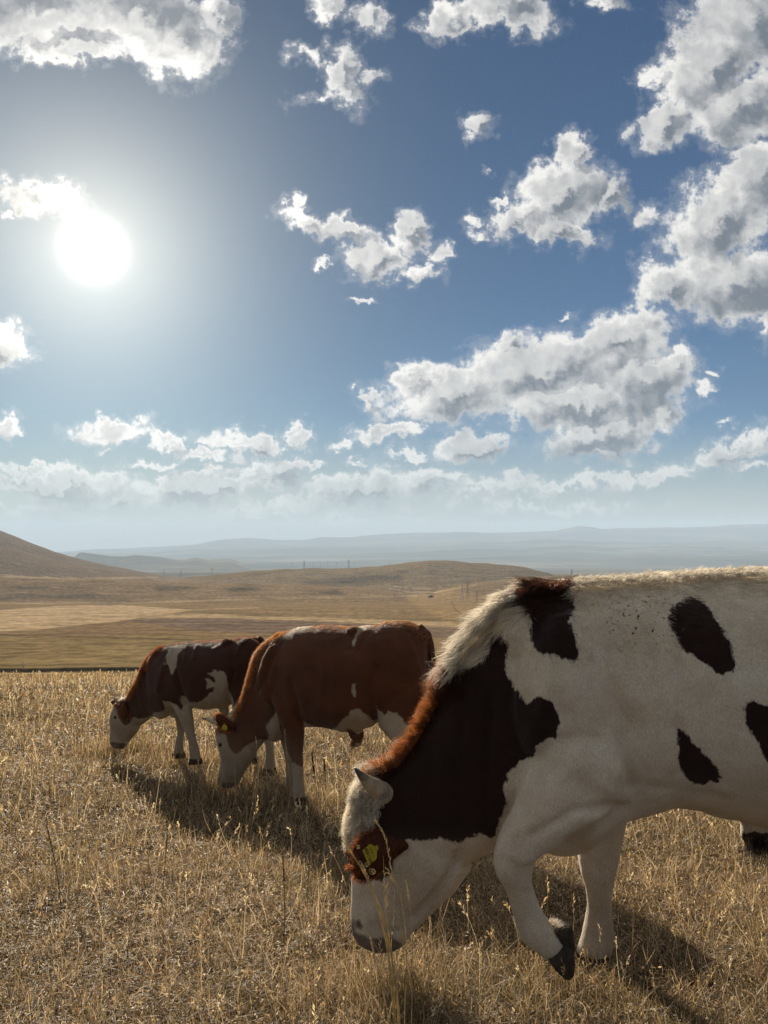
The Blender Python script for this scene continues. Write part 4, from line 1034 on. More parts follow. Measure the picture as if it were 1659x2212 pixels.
def brown_bull(kind):
    if kind == 2:
        B = Bull(-0.308, 5.75, 20)
        root = empty('grazing_bull', B.at(740, 1735))
        tag(root, 'red-brown bull with a long bare horn and yellow ear tag, middle one of the three', 'bull', 'bulls grazing in a row on the slope')
        trunk = [(590,1385,600,1500,.12,0),(612,1366,618,1560,.20,0),(650,1353,655,1566,.26,0),(706,1349,706,1566,.30,0),(760,1353,750,1577,.32,0),(806,1350,800,1568,.31,0),(838,1340,838,1545,.29,0),(880,1341,880,1530,.265,0),(910,1353,908,1520,.22,0),(928,1382,923,1492,.15,0)]
        neck = [(645,1352,625,1568,.17,-.02),(599,1368,608,1590,.15,-.03),(574,1386,592,1592,.13,-.05),(555,1405,583,1592,.115,-.06),(541,1452,574,1598,.105,-.07),(526,1502,566,1606,.10,-.07),(506,1540,556,1620,.095,-.07)]
        head = [(496,1545,512,1550,.05,-.07),(480,1554,532,1568,.085,-.07),(470,1572,552,1598,.095,-.07),(469,1592,554,1625,.095,-.07),(474,1612,545,1642,.085,-.07),(478,1638,532,1660,.065,-.07),(475,1662,522,1678,.055,-.07),(472,1678,515,1690,.055,-.07),(476,1695,508,1700,.045,-.07)]
        nl = [(580,1450,640,1470,.06,.14),(590,1510,652,1520,.075,.15),(606,1556,656,1560,.066,.15),(616,1592,656,1592,.055,.15),(620,1622,654,1622,.046,.15),(629,1648,655,1648,.036,.15),(633,1672,656,1672,.032,.15),(633,1695,658,1695,.035,.15),(631,1712,660,1712,.04,.15),(629,1722,662,1722,.042,.15)]
        fl = [(590,1540,640,1540,.06,-.14),(602,1580,640,1580,.05,-.14),(612,1612,637,1612,.04,-.14),(617,1645,636,1645,.032,-.14),(619,1680,637,1680,.03,-.14),(617,1705,638,1705,.035,-.14),(615,1716,640,1716,.038,-.14)]
        hn = [(806,1470,915,1480,.09,.14),(808,1520,918,1530,.09,.14),(818,1566,908,1570,.075,.14),(852,1600,912,1600,.06,.14),(876,1630,916,1626,.045,.14),(890,1665,916,1665,.036,.14),(888,1700,914,1700,.034,.14),(884,1725,916,1725,.042,.14)]
        hf = [(790+14,1470,900+10,1480,.08,-.15),(812,1530,905,1540,.08,-.15),(830,1580,905,1590,.06,-.15),(868,1620,905,1615,.045,-.15),(880,1660,904,1660,.035,-.15),(878,1695,903,1695,.034,-.15),(875,1710,906,1710,.04,-.15)]
        blobs = [(600,1450,.13,.15,.22,.09,-12),(588,1492,.12,.09,.10,.07,0),(860,1430,.12,.2,.24,.12,0),(860,1430,-.12,.2,.24,.12,0),(766,1360,.14,.06,.03,.05,0),(915,1370,.0,.06,.05,.06,0),(594,1575,-.03,.07,.09,.06,0),(770,1582,0,.06,.06,.04,25),(772,1598,0,.035,.05,.03,0)]
        sculpt = [([(599,1373),(574,1420),(563,1455),(557,1486),(568,1502),(586,1520)],5,.010),([(604,1390),(582,1432),(573,1470)],8,-.012),([(650,1560),(640,1520),(625,1470)],8,-.012),([(800,1350),(782,1372),(768,1400)],6,.012),([(812,1440),(800,1500),(808,1560)],9,-.014),
                  ([(690,1380),(698,1450),(690,1520)],6,.004),([(715,1380),(722,1450),(716,1520)],6,.004),([(885,1360),(905,1400),(918,1440),(922,1480)],6,-.008),([(560,1600),(552,1632),(535,1662)],4,-.008),([(735,1380),(745,1400),(770,1400)],7,-.008)]
        ang = [(-60,1250),(1000,1250),(1000,1800),(-60,1800)]
        body_b = c4([(640,60),(1700,60),(1700,470),(1575,470),(1545,490),(1530,560),(1545,620),(1520,680),(1470,760),(1430,800),(1400,790),(1370,740),(1330,700),(1300,705),(1270,690),(1250,710),(1210,690),(1185,650),(1200,700),(1195,745),(1180,770),(1100,700),(1070,670),(1040,680),(1010,690),(1000,720),(960,745),(925,800),(860,835),(770,800),(690,765),(690,1060),(670,1075),(640,1062),(620,1045),(608,1050),(590,1000),(560,880),(540,850),(500,700),(455,760),(440,800),(455,870),(420,890),(390,885),(340,905),(290,930),(262,965),(230,990),(200,975),(178,940),(165,870),(150,845),(100,840),(85,800),(85,725),(120,740),(180,770),(215,745),(200,720),(215,640),(370,260)])
        whites = [c4([(600,120),(640,100),(700,92),(742,98),(735,112),(700,140),(665,148),(630,158),(600,180),(560,190),(535,205),(560,170),(590,150)]), c4([(1060,108),(1120,104),(1160,104),(1120,130),(1080,150),(1058,180),(1050,215),(1045,250),(1028,240),(1030,205),(1045,170),(1060,140)]),
                  c4([(1030,510),(1048,500),(1045,560),(1048,600),(1030,590),(1022,560)])]
        browns = [body_b, [(748,1570),(775,1582),(800,1568),(812,1572),(795,1600),(750,1608)]]
        muz = [[(465,1688),(520,1690),(520,1712),(465,1712)]]
        crest = [(503,1543),(524,1502),(541,1452),(555,1403),(574,1384),(599,1368)]; back = [(599,1368),(627,1356),(659,1350),(753,1350),(838,1343),(885,1346),(923,1376)]
        fore = [(490,1546),(472,1570),(469,1590)]
        hornn = [B.at(484,1562,.03), B.at(466,1557,.04), B.at(450,1552,.03), B.at(436,1549,.02)]; hr = .034
        hornf = [B.at(500,1545,-.13), B.at(506,1536,-.18), B.at(512,1522,-.21), B.at(510,1512,-.22)]
        eb, et, eu, ew = B.at(508,1567,.03), B.at(466,1552,.13), B.at(470,1545,.1) - B.at(478,1582,.1), .12
        tg = (B.at(485,1568,.125), B.at(491,1568,.125) - B.at(479,1569,.125), B.at(484,1558,.125) - B.at(486,1578,.125), .045)
        ey = B.at(476,1606,.012); hooves = [((629,1718,662,1718,.044,.15),(627,1733,664,1733,.048,.15)),((615,1711,640,1711,.04,-.14),(613,1724,642,1724,.043,-.14)),((884,1722,916,1722,.044,.14),(880,1740,917,1740,.048,.14)),((875,1706,906,1706,.042,-.15),(872,1722,908,1722,.046,-.15))]
        tail = [B.at(905,1352,.0), B.at(926,1376,.0), B.at(934,1420,.0), B.at(935,1470,.0), B.at(934,1520,0), B.at(932,1560,0)]; sw = (932,1560)
        tuft = (764,1600); seed = 31; scale = 1.0; cols = ((.42,.36,.275),(.118,.043,.018),(.05,.04,.035)); mane_c = (.60,.27,.085)
    else:
        B = Bull(-1.733, 7.2, 22)
        root = empty('grazing_bull', B.at(430, 1650))
        tag(root, 'dark brown and white bull farthest down the row, smallest of the three, at left', 'bull', 'bulls grazing in a row on the slope')
        trunk = [(328,1420,335,1490,.10,0),(342,1398,345,1540,.17,0),(372,1389,372,1538,.23,0),(416,1384,412,1520,.27,0),(455,1383,450,1530,.29,0),(490,1381,485,1526,.28,0),(520,1376,512,1512,.26,0),(548,1374,545,1500,.22,0),(565,1384,562,1488,.17,0),(575,1400,572,1470,.10,0)]
        neck = [(372,1389,365,1545,.15,0),(342,1397,352,1552,.14,-.02),(326,1411,340,1548,.12,-.04),(314,1428,332,1545,.11,-.05),(300,1462,324,1550,.10,-.06),(288,1485,314,1558,.095,-.06),(274,1506,305,1566,.085,-.06)]
        head = [(268,1508,278,1514,.05,-.06),(254,1514,290,1530,.08,-.06),(245,1530,303,1556,.088,-.06),(239,1546,300,1573,.085,-.06),(239,1562,292,1584,.07,-.06),(240,1580,283,1595,.055,-.06),(238,1594,278,1604,.05,-.06),(240,1606,270,1612,.045,-.06),(246,1614,266,1617,.03,-.06)]
        nl = [(345,1450,395,1470,.06,.13),(358,1500,408,1505,.065,.13),(378,1530,413,1530,.058,.13),(388,1548,416,1548,.05,.13),(397,1570,419,1570,.04,.13),(406,1592,423,1592,.031,.13),(409,1612,428,1610,.03,.13),(411,1628,432,1626,.034,.13),(411,1640,434,1640,.038,.13)]
        fl = [(370,1500,405,1500,.06,-.13),(378,1540,404,1540,.05,-.13),(382,1562,400,1562,.04,-.13),(384,1580,398,1580,.032,-.13),(379,1602,396,1602,.03,-.13),(376,1618,397,1618,.035,-.13),(374,1628,398,1628,.038,-.13)]
        hn = [(496,1450,566,1460,.08,.13),(494,1490,568,1500,.08,.13),(500,1524,570,1530,.065,.13),(530,1552,575,1556,.05,.13),(562,1580,588,1580,.038,.13),(573,1605,590,1605,.033,.13),(575,1630,592,1630,.032,.13),(572,1650,594,1650,.038,.13),(570,1660,595,1660,.04,.13)]
        hf = [(490,1450,560,1460,.08,-.13),(495,1500,558,1510,.07,-.13),(505,1535,555,1540,.055,-.13),(530,1565,556,1565,.04,-.13),(536,1600,554,1600,.032,-.13),(534,1625,554,1625,.036,-.13),(532,1636,556,1636,.04,-.13)]
        blobs = [(360,1460,.12,.13,.20,.08,-10),(352,1500,.1,.08,.09,.06,0),(535,1430,.1,.18,.22,.11,0),(535,1430,-.1,.18,.22,.11,0),(347,1538,-.02,.07,.06,.05,0),(378,1540,0,.05,.04,.05,0),(484,1534,0,.05,.05,.035,20),(490,1384,.12,.05,.03,.04,0)]
        sculpt = [([(372,1400),(352,1440),(340,1490)],6,.008),([(400,1520),(388,1480),(378,1440)],6,-.012),([(405,1392),(400,1405),(398,1430)],4,.006),([(425,1392),(418,1420)],4,.006),([(500,1384),(480,1392),(462,1402)],5,.010),([(505,1450),(492,1490),(496,1520)],6,-.012),([(292,1570),(300,1556),(305,1545)],3,-.006),
                  ([(540,1376),(520,1392),(512,1410)],5,.008)]
        body_b = c3([(690,185),(1700,60),(1700,1100),(1560,1100),(1500,880),(1400,780),(1300,720),(1240,760),(1230,850),(1215,700),(1185,640),(1175,540),(1160,490),(1140,450),(1110,445),(1080,462),(1042,425),(1035,465),(990,462),(1040,500),(1070,540),(1050,552),(1000,520),(960,515),(985,560),(985,610),(1050,600),(1040,640),(1000,655),(975,690),(945,715),(910,742),(820,738),(790,700),(730,690),(735,740),(755,780),(750,815),(730,800),(690,760),(640,738),(600,730),(560,715),(590,790),(580,820),(510,830),(420,880),(370,892),(290,880),(262,940),(210,950),(180,910),(150,860),(140,790),(80,770),(80,715),(160,745),(240,700),(230,640),(400,200),(560,150)])
        whites = [c3([(612,300),(640,262),(655,245),(690,212),(740,205),(790,212),(760,245),(735,270),(710,300),(703,340),(697,380),(680,420),(660,478),(648,470),(636,435),(632,410),(612,370),(608,330)]), c3([(585,375),(600,370),(596,392),(584,395)])]
        browns = [body_b]; muz = [[(232,1600),(280,1606),(275,1625),(232,1625)]]
        crest = [(261,1510),(275,1506),(288,1485),(300,1462),(314,1428),(326,1410),(342,1397)]; back = [(342,1397),(358,1390),(416,1383),(509,1379),(553,1373),(569,1387)]
        fore = [(258,1513),(246,1528),(240,1545)]
        hornn = [B.at(258,1520,.0), B.at(252,1514,.03), B.at(248,1508,.05), B.at(247,1503,.05)]; hr = .018
        hornf = [B.at(266,1512,-.12), B.at(262,1506,-.15), B.at(260,1501,-.17), B.at(259,1497,-.18)]
        eb, et, eu, ew = B.at(271,1517,.03), B.at(266,1546,.10), Vector((-.9, .1, .1)), .11
        tg = None
        ey = B.at(249,1548,.02); hooves = [((411,1636,434,1636,.04,.13),(409,1648,436,1648,.043,.13)),((374,1624,398,1624,.04,-.13),(372,1635,400,1635,.043,-.13)),((570,1657,595,1657,.042,.13),(567,1671,597,1671,.046,.13)),((532,1634,556,1634,.042,-.13),(530,1647,558,1647,.045,-.13))]
        tail = [B.at(560,1376,.0), B.at(576,1396,.0), B.at(580,1440,.0), B.at(580,1490,0), B.at(579,1520,0), B.at(578,1540,0)]; sw = (578,1540)
        tuft = (486,1545); seed = 51; scale = .8; cols = ((.40,.34,.26),(.070,.026,.013),(.045,.036,.03)); mane_c = (.38,.14,.045)
    for st, n, ex in ((trunk, 30, 2.2), (neck, 24, 2.2), (head, 20, 2.3), (nl, 16, 2.1), (fl, 16, 2.1), (hn, 16, 2.1), (hf, 16, 2.1)): B.ring_loft(st, n, ex)
    for b in blobs: B.blob(*b)
    sculpt = [(p_, w_, dep_ * 1.5) for p_, w_, dep_ in sculpt]
    B.finish(.012, 4, sculpt)
    B.coat(browns, muz, whites)
    dk = cols[2]
    body = link('body', B.me, [coat_mat('coat_red_brown_and_white' if kind == 2 else 'coat_dark_brown_and_white', (.37,.32,.245), tuple(x * .8 for x in cols[1]), dk, soft=.006, rag=.03, scale=45, z0=-.68 if kind == 2 else -.86)], True, root)
    f_, up = np.array(B.f), np.array((0, 0, 1.0)); lat = np.array(B.lat)
    def dc(px, py): return dist_line(px, py, crest)
    def db(px, py): return dist_line(px, py, back)
    def df(px, py): return dist_line(px, py, fore)
    S = B.pxm / 283.0
    def length(px, py, nr):
        l = np.full(px.shape, .012); l = np.maximum(l, .020 * np.exp(-(db(px, py) / (30 * S)) ** 2)); l = np.maximum(l, .036 * np.exp(-(dc(px, py) / (14 * S)) ** 2)); l = np.maximum(l, .03 * np.exp(-(df(px, py) / (10 * S)) ** 2)); return l
    def comb(px, py, nr): return np.zeros((len(px), 3)) - f_ * .7 - up * .6
    def lift(px, py, nr): return .35 + .9 * np.exp(-(dc(px, py) / (14 * S)) ** 2) + .3 * np.exp(-(db(px, py) / (16 * S)) ** 2)
    def curl(px, py): return .05 + .3 * np.exp(-(dc(px, py) / (16 * S)) ** 2)
    def wt(cx, cy, n): return np.where(n @ lat > -.35, 1.0, .3)
    fur(B, 'short_coat', 60000, wt, lambda a, b, c: np.minimum(length(a, b, c), .018), comb, lift, lambda a, b: .0022, lambda a, b: .05 + 0 * a, cols, HAIR, root, seed, .006, 2, .4)
    def wm(cx, cy, n): return np.exp(-(dc(cx, cy) / (12 * S)) ** 2) + .35 * np.exp(-(db(cx, cy) / (9 * S)) ** 2) + .5 * np.exp(-(df(cx, cy) / (8 * S)) ** 2) + 1e-6
    fur(B, 'mane', 16000, wm, length, comb, lift, lambda a, b: .0022, curl, ((.75,.67,.53), mane_c, dk), HAIR, root, seed + 1, .008, 4, .9)  # mane colour holds a painted orange backlit glow
    horn(hornn, hr, root); horn(hornf, hr, root)
    em = bpy.data.materials['ear_hide']
    e1 = ear(B, eb, et, eu, ew, root, em, .0 if kind == 2 else .02)
    e2 = ear(B, B.at(*( (500,1560,-.14) if kind == 2 else (268,1520,-.12))), B.at(*((488,1570,-.30) if kind == 2 else (240,1511,-.26))), Vector((0, 0, 1)), .085, root, em, .02)
    ev = np.array([tuple(q.co) for q in e1.data.vertices]); nu, nv = 14, 12; r = np.random.default_rng(seed + 3); rt, dr = [], []
    for i in range(nu + 1):
        for j in (0, nv):
            a = ev[i * (nv + 1) + j]; o_ = a - (np.array(eb) + (np.array(et) - np.array(eb)) * (i / nu) * .8); o_ /= np.linalg.norm(o_) + 1e-9
            for _ in range(36): rt.append(a + r.normal(0, .004, 3)); dr.append(o_ + r.normal(0, .3, 3))
    rt, dr = np.array(rt), np.array(dr); n = len(rt)
    strands('ear_fringe', rt, dr, r.uniform(.010, .022, n), .0024, np.array(mane_c) * r.uniform(.5, 1.2, (n, 1)), HAIR, e1, seed + 4, 3, .1)
    if tg: ear_tag(tg[0], tg[1], tg[2], tg[3], e1, '', '')
    eye(ey, .016, root)
    for h in hooves: hoof(B, list(h), HOOF, root)
    v, f = tube_mesh(spline(tail, 16), [(.03 * (1 - i / 22)) * (1 if kind == 2 else .8) for i in range(16)])
    new_mesh('tail', v, f, [plain_mat('tail_hide', tuple(x * .8 for x in cols[1]), .8)], True, root)
    n = 500; rt = np.array([tuple(B.at(sw[0] + r.normal(0, 2), sw[1] + r.uniform(-6, 12), r.normal(0, .012))) for _ in range(n)])
    strands('tail_switch', rt, np.array((0, 0, -1.)) + r.normal(0, .1, (n, 3)), r.uniform(.12, .28, n), .0025, np.array((.5, .42, .32)) * r.uniform(.5, 1.1, (n, 1)), HAIR, root, seed + 5, 5, .1)
    n = 160; rt = np.array([tuple(B.at(tuft[0] + r.normal(0, 3), tuft[1] + r.normal(0, 2), r.normal(0, .012))) for _ in range(n)])
    strands('sheath_tuft', rt, np.array((-.1, 0, -1.)) + r.normal(0, .25, (n, 3)), r.uniform(.03, .07, n), .003, np.array((.10, .05, .025)) * r.uniform(.5, 1.6, (n, 1)), HAIR, root, seed + 6, 4, .15)
    root.location.z -= .008                                    # feet well down in the grass
    return root

near_bull(); brown_bull(2); brown_bull(3)

# ------------------------------------------------------------------ dry grass (nobody could count it)
def ground_at(px, py):
    u, v = ray(px, py); lo, hi = 0.8, 400.0
    for _ in range(60):
        m = (lo + hi) / 2
        if EYE + v * m > zg(u * m, m): lo = m
        else: hi = m
        if hi - lo < 1e-3: break
    return Vector((u * lo, lo, zg(u * lo, lo)))

def grass_mat():
    m, T, b = mat('dry_grass')
    c = T.attr('blade', 'Color'); T.put(b.inputs['Base Color'], c)
    b.inputs['Roughness'].default_value = .55; b.inputs['Specular IOR Level'].default_value = .4
    tl = T.node('ShaderNodeBsdfTranslucent'); T.put(tl.inputs[0], T.mix(1.0, c, (1.0, .92, .72), 'MULTIPLY'))
    mx = T.node('ShaderNodeMixShader'); mx.inputs[0].default_value = .42
    T.l.new(b.outputs[0], mx.inputs[1]); T.l.new(tl.outputs[0], mx.inputs[2]); T.l.new(mx.outputs[0], T.n['Material Output'].inputs[0])
    return m
GRASS = grass_mat()
PAL = np.array([(.38,.285,.165),(.50,.395,.245),(.70,.60,.43),(.215,.150,.088),(.15,.138,.075),(.245,.148,.080),(.11,.076,.048)])

def blades(x, y, L, W, lean, az, bend, r, segs):
    n = len(x); z = height(x, y) - .004
    q = np.stack([x, y, z], 1)
    tw = az + r.normal(0, 1.2, n); side = np.stack([np.cos(tw), np.sin(tw), r.normal(0, .35, n)], 1); side /= np.linalg.norm(side, axis=1)[:, None]
    rows = []; a = lean.copy(); az = az.copy()
    kink = r.normal(0, .55, n)
    for k in range(segs + 1):
        t = k / segs
        if k:
            q = q + np.stack([np.sin(a) * np.cos(az), np.sin(a) * np.sin(az), np.cos(a)], 1) * (L / segs)[:, None]
            a = np.clip(a + bend / segs, -.2, 2.1); az = az + kink / segs * 2
        ww = (W * (1 - .8 * t ** 1.3) / 2)[:, None]
        rows += [q - side * ww, q + side * ww]
    v = np.stack(rows, 1); g = height(v[:, :, 0].mean(1), v[:, :, 1].mean(1))
    v[:, :, 2] = np.maximum(v[:, :, 2], g[:, None] + .003 + r.random((n, 1)) * .012)
    v[:, 0:2, 2] = z[:, None]
    return v.reshape(-1, 3), 2 * (segs + 1)

def sample(r, n, r0, r1, power, ang=35):
    # density falls with distance as r^-power
    u = r.random(n); e = 2 - power
    rad = (r0 ** e + u * (r1 ** e - r0 ** e)) ** (1 / e) if abs(e) > 1e-6 else r0 * (r1 / r0) ** u
    th = np.radians(r.uniform(-ang, ang, n)); return rad * np.sin(th), rad * np.cos(th), rad

def build_grass():
    r = np.random.default_rng(3); V, Q, C = [], [], []; off = 0
    def add(v, nv, n, col, segs):
        nonlocal off
        base = off + np.arange(n)[:, None] * nv
        Q.append(np.concatenate([base + np.array([2 * k, 2 * k + 1, 2 * k + 3, 2 * k + 2]) for k in range(segs)], 0))
        V.append(v); C.append(np.repeat(col, nv, 0)); off += len(v)
    for (n, r0, r1, pw, segs, kind) in ((130000, 1.0, 4.6, .55, 4, 0), (80000, 1.0, 4.6, .55, 3, 1), (175000, 4.2, 12.0, 1.55, 3, 0), (60000, 4.2, 12, 1.5, 2, 1), (190000, 11.0, 44.0, 1.75, 2, 0)):
        x, y, rad = sample(r, n, r0, r1, pw, 47 if r0 < 2 else 36)
        cl = fbm(x * 1.3, y * 1.3, 3, 71); cl2 = fbm(x * 5.5, y * 5.5, 2, 73); cl3 = fbm(x * .28, y * .28, 2, 79)
        keep = r.random(n) < .70 + .85 * cl2 + .5 * cl
        x, y, rad, cl, cl2, cl3 = [a[keep] for a in (x, y, rad, cl, cl2, cl3)]; n = len(x)
        tall = np.clip((rad - 3) / 5, 0, 1)
        if kind == 0:
            L = r.gamma(4, .0145, n) * (1 + .5 * tall) * (1 + .55 * cl + .45 * cl2); lean = np.abs(r.normal(.72, .45, n)); bend = r.normal(1.0, 1.1, n)
        else:
            L = r.gamma(3.5, .022, n); lean = r.uniform(.9, 1.6, n); bend = r.normal(0, .9, n)
        L = np.clip(L, .015, .34)
        W = np.maximum(r.uniform(.0012, .0034, n), .00085 * rad * r.uniform(.6, 1.3, n))
        az = r.uniform(0, 6.283, n) + .6 * cl
        v, nv = blades(x, y, L, W, lean, az, bend, r, segs)
        p = np.array([.24, .25, .15, .17, .09, .06, .10]) if kind == 0 else np.array([.2, .2, .16, .2, .02, .06, .16])
        ci = r.choice(7, n, p=p / p.sum()); col = PAL[ci] * r.uniform(.6, 1.2, (n, 1)) * (1 + .25 * cl3 + .2 * cl2)[:, None] * (1 - .14 * tall)[:, None]
        green = np.clip(cl * 1.4 - .25, 0, 1)[:, None] * .6; col = col * (1 - green) + np.array((.17, .165, .07)) * green
        add(v, nv, n, col, segs)
    # deeper grass round the feet and muzzles
    for px, py, m, ra, l0, l1 in ((495,1724,1000,.22,.18,.34),(470,1708,300,.2,.14,.26),(645,1748,800,.20,.14,.28),(628,1740,400,.2,.10,.24),(256,1630,1000,.24,.18,.34),(422,1656,600,.22,.14,.27),(386,1648,500,.20,.12,.25),(583,1676,500,.22,.14,.27),
                                  (800,2165,900,.17,.10,.22),(850,2165,700,.15,.09,.19),(1280,2105,500,.14,.05,.12),(1230,2150,500,.13,.05,.11)):
        g = ground_at(px, py); x = g.x + r.normal(0, ra, m); y = g.y + .05 + r.normal(0, ra * .7, m); rad = np.hypot(x, y)
        W = np.maximum(.0020, .0008 * rad) * r.uniform(.6, 1.3, m)
        v, nv = blades(x, y, r.uniform(l0, l1, m) * r.uniform(.5, 1, m), W, np.abs(r.normal(.25, .25, m)), r.uniform(0, 6.283, m), r.normal(.6, .6, m), r, 4)
        add(v, nv, m, PAL[r.choice(7, m, p=[.26, .22, .12, .2, .1, .05, .05])] * r.uniform(.65, 1.1, (m, 1)), 4)
    # low weeds: broader dull leaves in small rosettes
    cx, cy, crad = sample(r, 900, 1.6, 16, .9); m = 34
    x = np.repeat(cx, m) + r.normal(0, .035, 900 * m); y = np.repeat(cy, m) + r.normal(0, .035, 900 * m); nn = len(x); rad = np.hypot(x, y); tone = np.repeat(r.choice(3, 900, p=[.5, .3, .2]), m)
    wc = np.array([(.11, .115, .055), (.15, .10, .06), (.20, .17, .09)])
    v, nv = blades(x, y, r.uniform(.03, .09, nn), np.maximum(.0035, .001 * rad) * r.uniform(.6, 1.3, nn), np.abs(r.normal(.8, .4, nn)), np.arctan2(y - np.repeat(cy, m), x - np.repeat(cx, m)) + r.normal(0, .5, nn), r.normal(.5, .6, nn), r, 3)
    add(v, nv, nn, wc[tone] * r.uniform(.6, 1.3, (nn, 1)), 3)
    # flowering stalks with small drooping spikelets
    x, y, rad = sample(r, 7500, 1.6, 40, 0.95); n = len(x)
    H = r.uniform(.10, .30, n) * (1 + .25 * np.clip((rad - 4) / 8, 0, 1)); az = r.uniform(0, 6.283, n); lean = np.abs(r.normal(.15, .16, n)); W = np.maximum(.0012, .0006 * rad)
    segs = 4; v, nv = blades(x, y, H, W, lean, az, r.normal(.35, .3, n), r, segs)
    col = PAL[r.choice([1, 2, 0, 3], n, p=[.4, .3, .2, .1])] * r.uniform(.8, 1.15, (n, 1)); add(v, nv, n, col, segs)
    vv = v.reshape(n, nv, 3); tip = (vv[:, -1] + vv[:, -2]) / 2; low = (vv[:, -3] + vv[:, -4]) / 2; ax = tip - low; al = np.linalg.norm(ax, axis=1)[:, None]; ax = ax / al
    for j in range(9):
        t = j / 8; c = low + (tip - low) * (0.35 + .75 * t)[..., None] if False else low + (tip - low) * (.25 + .8 * t)
        o = r.normal(0, 1, (n, 3)); o -= ax * (o * ax).sum(1)[:, None]; o /= np.linalg.norm(o, axis=1)[:, None]
        d = ax * .8 + o * .55; ln = (al * .30) * r.uniform(.6, 1.2, (n, 1)); s_ = np.cross(d, r.normal(0, 1, (n, 3))); s_ /= np.linalg.norm(s_, axis=1)[:, None]
        w = np.maximum(.0018, .0008 * rad)[:, None]
        q = np.stack([c, c + d * ln * .5 + s_ * w, c + d * ln, c + d * ln * .5 - s_ * w], 1).reshape(-1, 3)
        Q.append(off + np.arange(n)[:, None] * 4 + np.arange(4)); V.append(q); C.append(np.repeat(np.clip(col * 1.15, 0, .8), 4, 0)); off += len(q)
    # small dry leaf litter and seed husks: catches the light between the blades
    for (m, r0, r1) in ((46000, 1.2, 5), (60000, 5, 16)):
        x, y, rad = sample(r, m, r0, r1, 1.0); s = np.maximum(r.uniform(.002, .006, m), .0009 * rad); z = height(x, y) + r.uniform(.0, .055, m)
        c = np.stack([x, y, z], 1); a = r.normal(0, 1, (m, 3)); a /= np.linalg.norm(a, axis=1)[:, None]; b = np.cross(a, r.normal(0, 1, (m, 3))); b /= np.linalg.norm(b, axis=1)[:, None]
        q = np.stack([c - a * s[:, None] * 1.6, c + b * s[:, None] * .6, c + a * s[:, None] * 1.6, c - b * s[:, None] * .6], 1).reshape(-1, 3)
        Q.append(off + np.arange(m)[:, None] * 4 + np.arange(4)); V.append(q); C.append(np.repeat(PAL[r.choice(7, m)] * r.uniform(.7, 1.2, (m, 1)), 4, 0)); off += len(q)
    V, Q, C = np.concatenate(V), np.concatenate(Q), np.concatenate(C)
    me = np_mesh('dry_grass', V, Q); cattr(me, 'blade', np.clip(C * np.array((1.03, 1.0, 1.0)), .01, .85))
    o = link('dry_grass', me, [GRASS]); tag(o, kind='stuff'); return o
build_grass()

# ------------------------------------------------------------------ single stalks one can point at
def leafmat(name, c, trans=.4, c2=None):
    m, T, b = mat(name)
    pos = T.node('ShaderNodeNewGeometry').outputs['Position']; cc = T.mix(T.mapr(T.noise(pos, 35, 4), .35, .65), c, c2 or tuple(x * .65 for x in c))
    T.put(b.inputs['Base Color'], cc); b.inputs['Roughness'].default_value = .5
    tl = T.node('ShaderNodeBsdfTranslucent'); T.put(tl.inputs[0], cc); mx = T.node('ShaderNodeMixShader'); mx.inputs[0].default_value = trans
    T.l.new(b.outputs[0], mx.inputs[1]); T.l.new(tl.outputs[0], mx.inputs[2]); T.l.new(mx.outputs[0], T.n['Material Output'].inputs[0]); return m
STRAW = leafmat('straw', (.66, .52, .27)); HEADM = leafmat('seed_head', (.72, .60, .38)); STEMD = leafmat('dead_stem', (.16, .105, .07), .1); SPIKE = leafmat('dead_spike', (.15, .10, .075), .1, (.30, .22, .16))
rs = np.random.default_rng(77)

def spikelets(axis, n, ln, w, spread, parent, mt, name='seed_head', awn=0.0):
    """pointed grains set round a stretch of stalk, as one mesh"""
    v, f = [], []
    m = len(axis)
    for i in range(n):
        t = (i + .5) / n * (m - 1); k = min(int(t), m - 2); p = axis[k].lerp(axis[k + 1], t - k); ax = (axis[k + 1] - axis[k]).normalized()
        o = Vector(rs.normal(0, 1, 3)); o = (o - ax * o.dot(ax)).normalized(); d = (ax + o * spread * rs.uniform(.6, 1.3)).normalized(); s_ = d.cross(o).normalized(); u_ = d.cross(s_)
        l_ = ln * rs.uniform(.7, 1.2) * (1 - .35 * i / n); b = len(v)
        v += [p, p + d * l_ * .45 + s_ * w, p + d * l_ * .45 + u_ * w, p + d * l_ * .45 - s_ * w, p + d * l_ * .45 - u_ * w, p + d * l_]
        for a_, c_ in ((1, 2), (2, 3), (3, 4), (4, 1)): f += [(b, b + a_, b + c_), (b + 5, b + c_, b + a_)]
        if awn:
            b = len(v); e = p + d * (l_ + awn * rs.uniform(.6, 1.2)) + o * awn * .15; q = p + d * l_ * .9
            v += [q - s_ * w * .12, q + s_ * w * .12, e]; f.append((b, b + 1, b + 2))
    return new_mesh(name, v, f, [mt], False, parent)

def stalk(px_pts, d, r0, root, mt=None, seg=22, d1=None, name='stalk', taper=.75):
    pts = [P(a, b, d + ((d1 if d1 is not None else d) - d) * i / (len(px_pts) - 1)) for i, (a, b) in enumerate(px_pts)]
    sp = spline(pts, seg); v, f = tube_mesh(sp, [r0 * (1 - taper * i / (seg - 1)) for i in range(seg)], 6)
    return new_mesh(name, v, f, [mt or STRAW], True, root), sp

def curly(start, size, parent):
    a = rs.uniform(0, 6.28); pts = []
    for i in range(26):
        t = i / 25; an = a + t * 9.5; rr = size * (1 - .7 * t)
        pts.append(start + Vector((math.cos(an) * rr - math.cos(a) * size, rs.normal(0, .0006) + t * .004, math.sin(an) * rr - math.sin(a) * size)))
    v, f = tube_mesh(pts, [.0006] * 26, 5); new_mesh('tendril', v, f, [STRAW], True, parent)

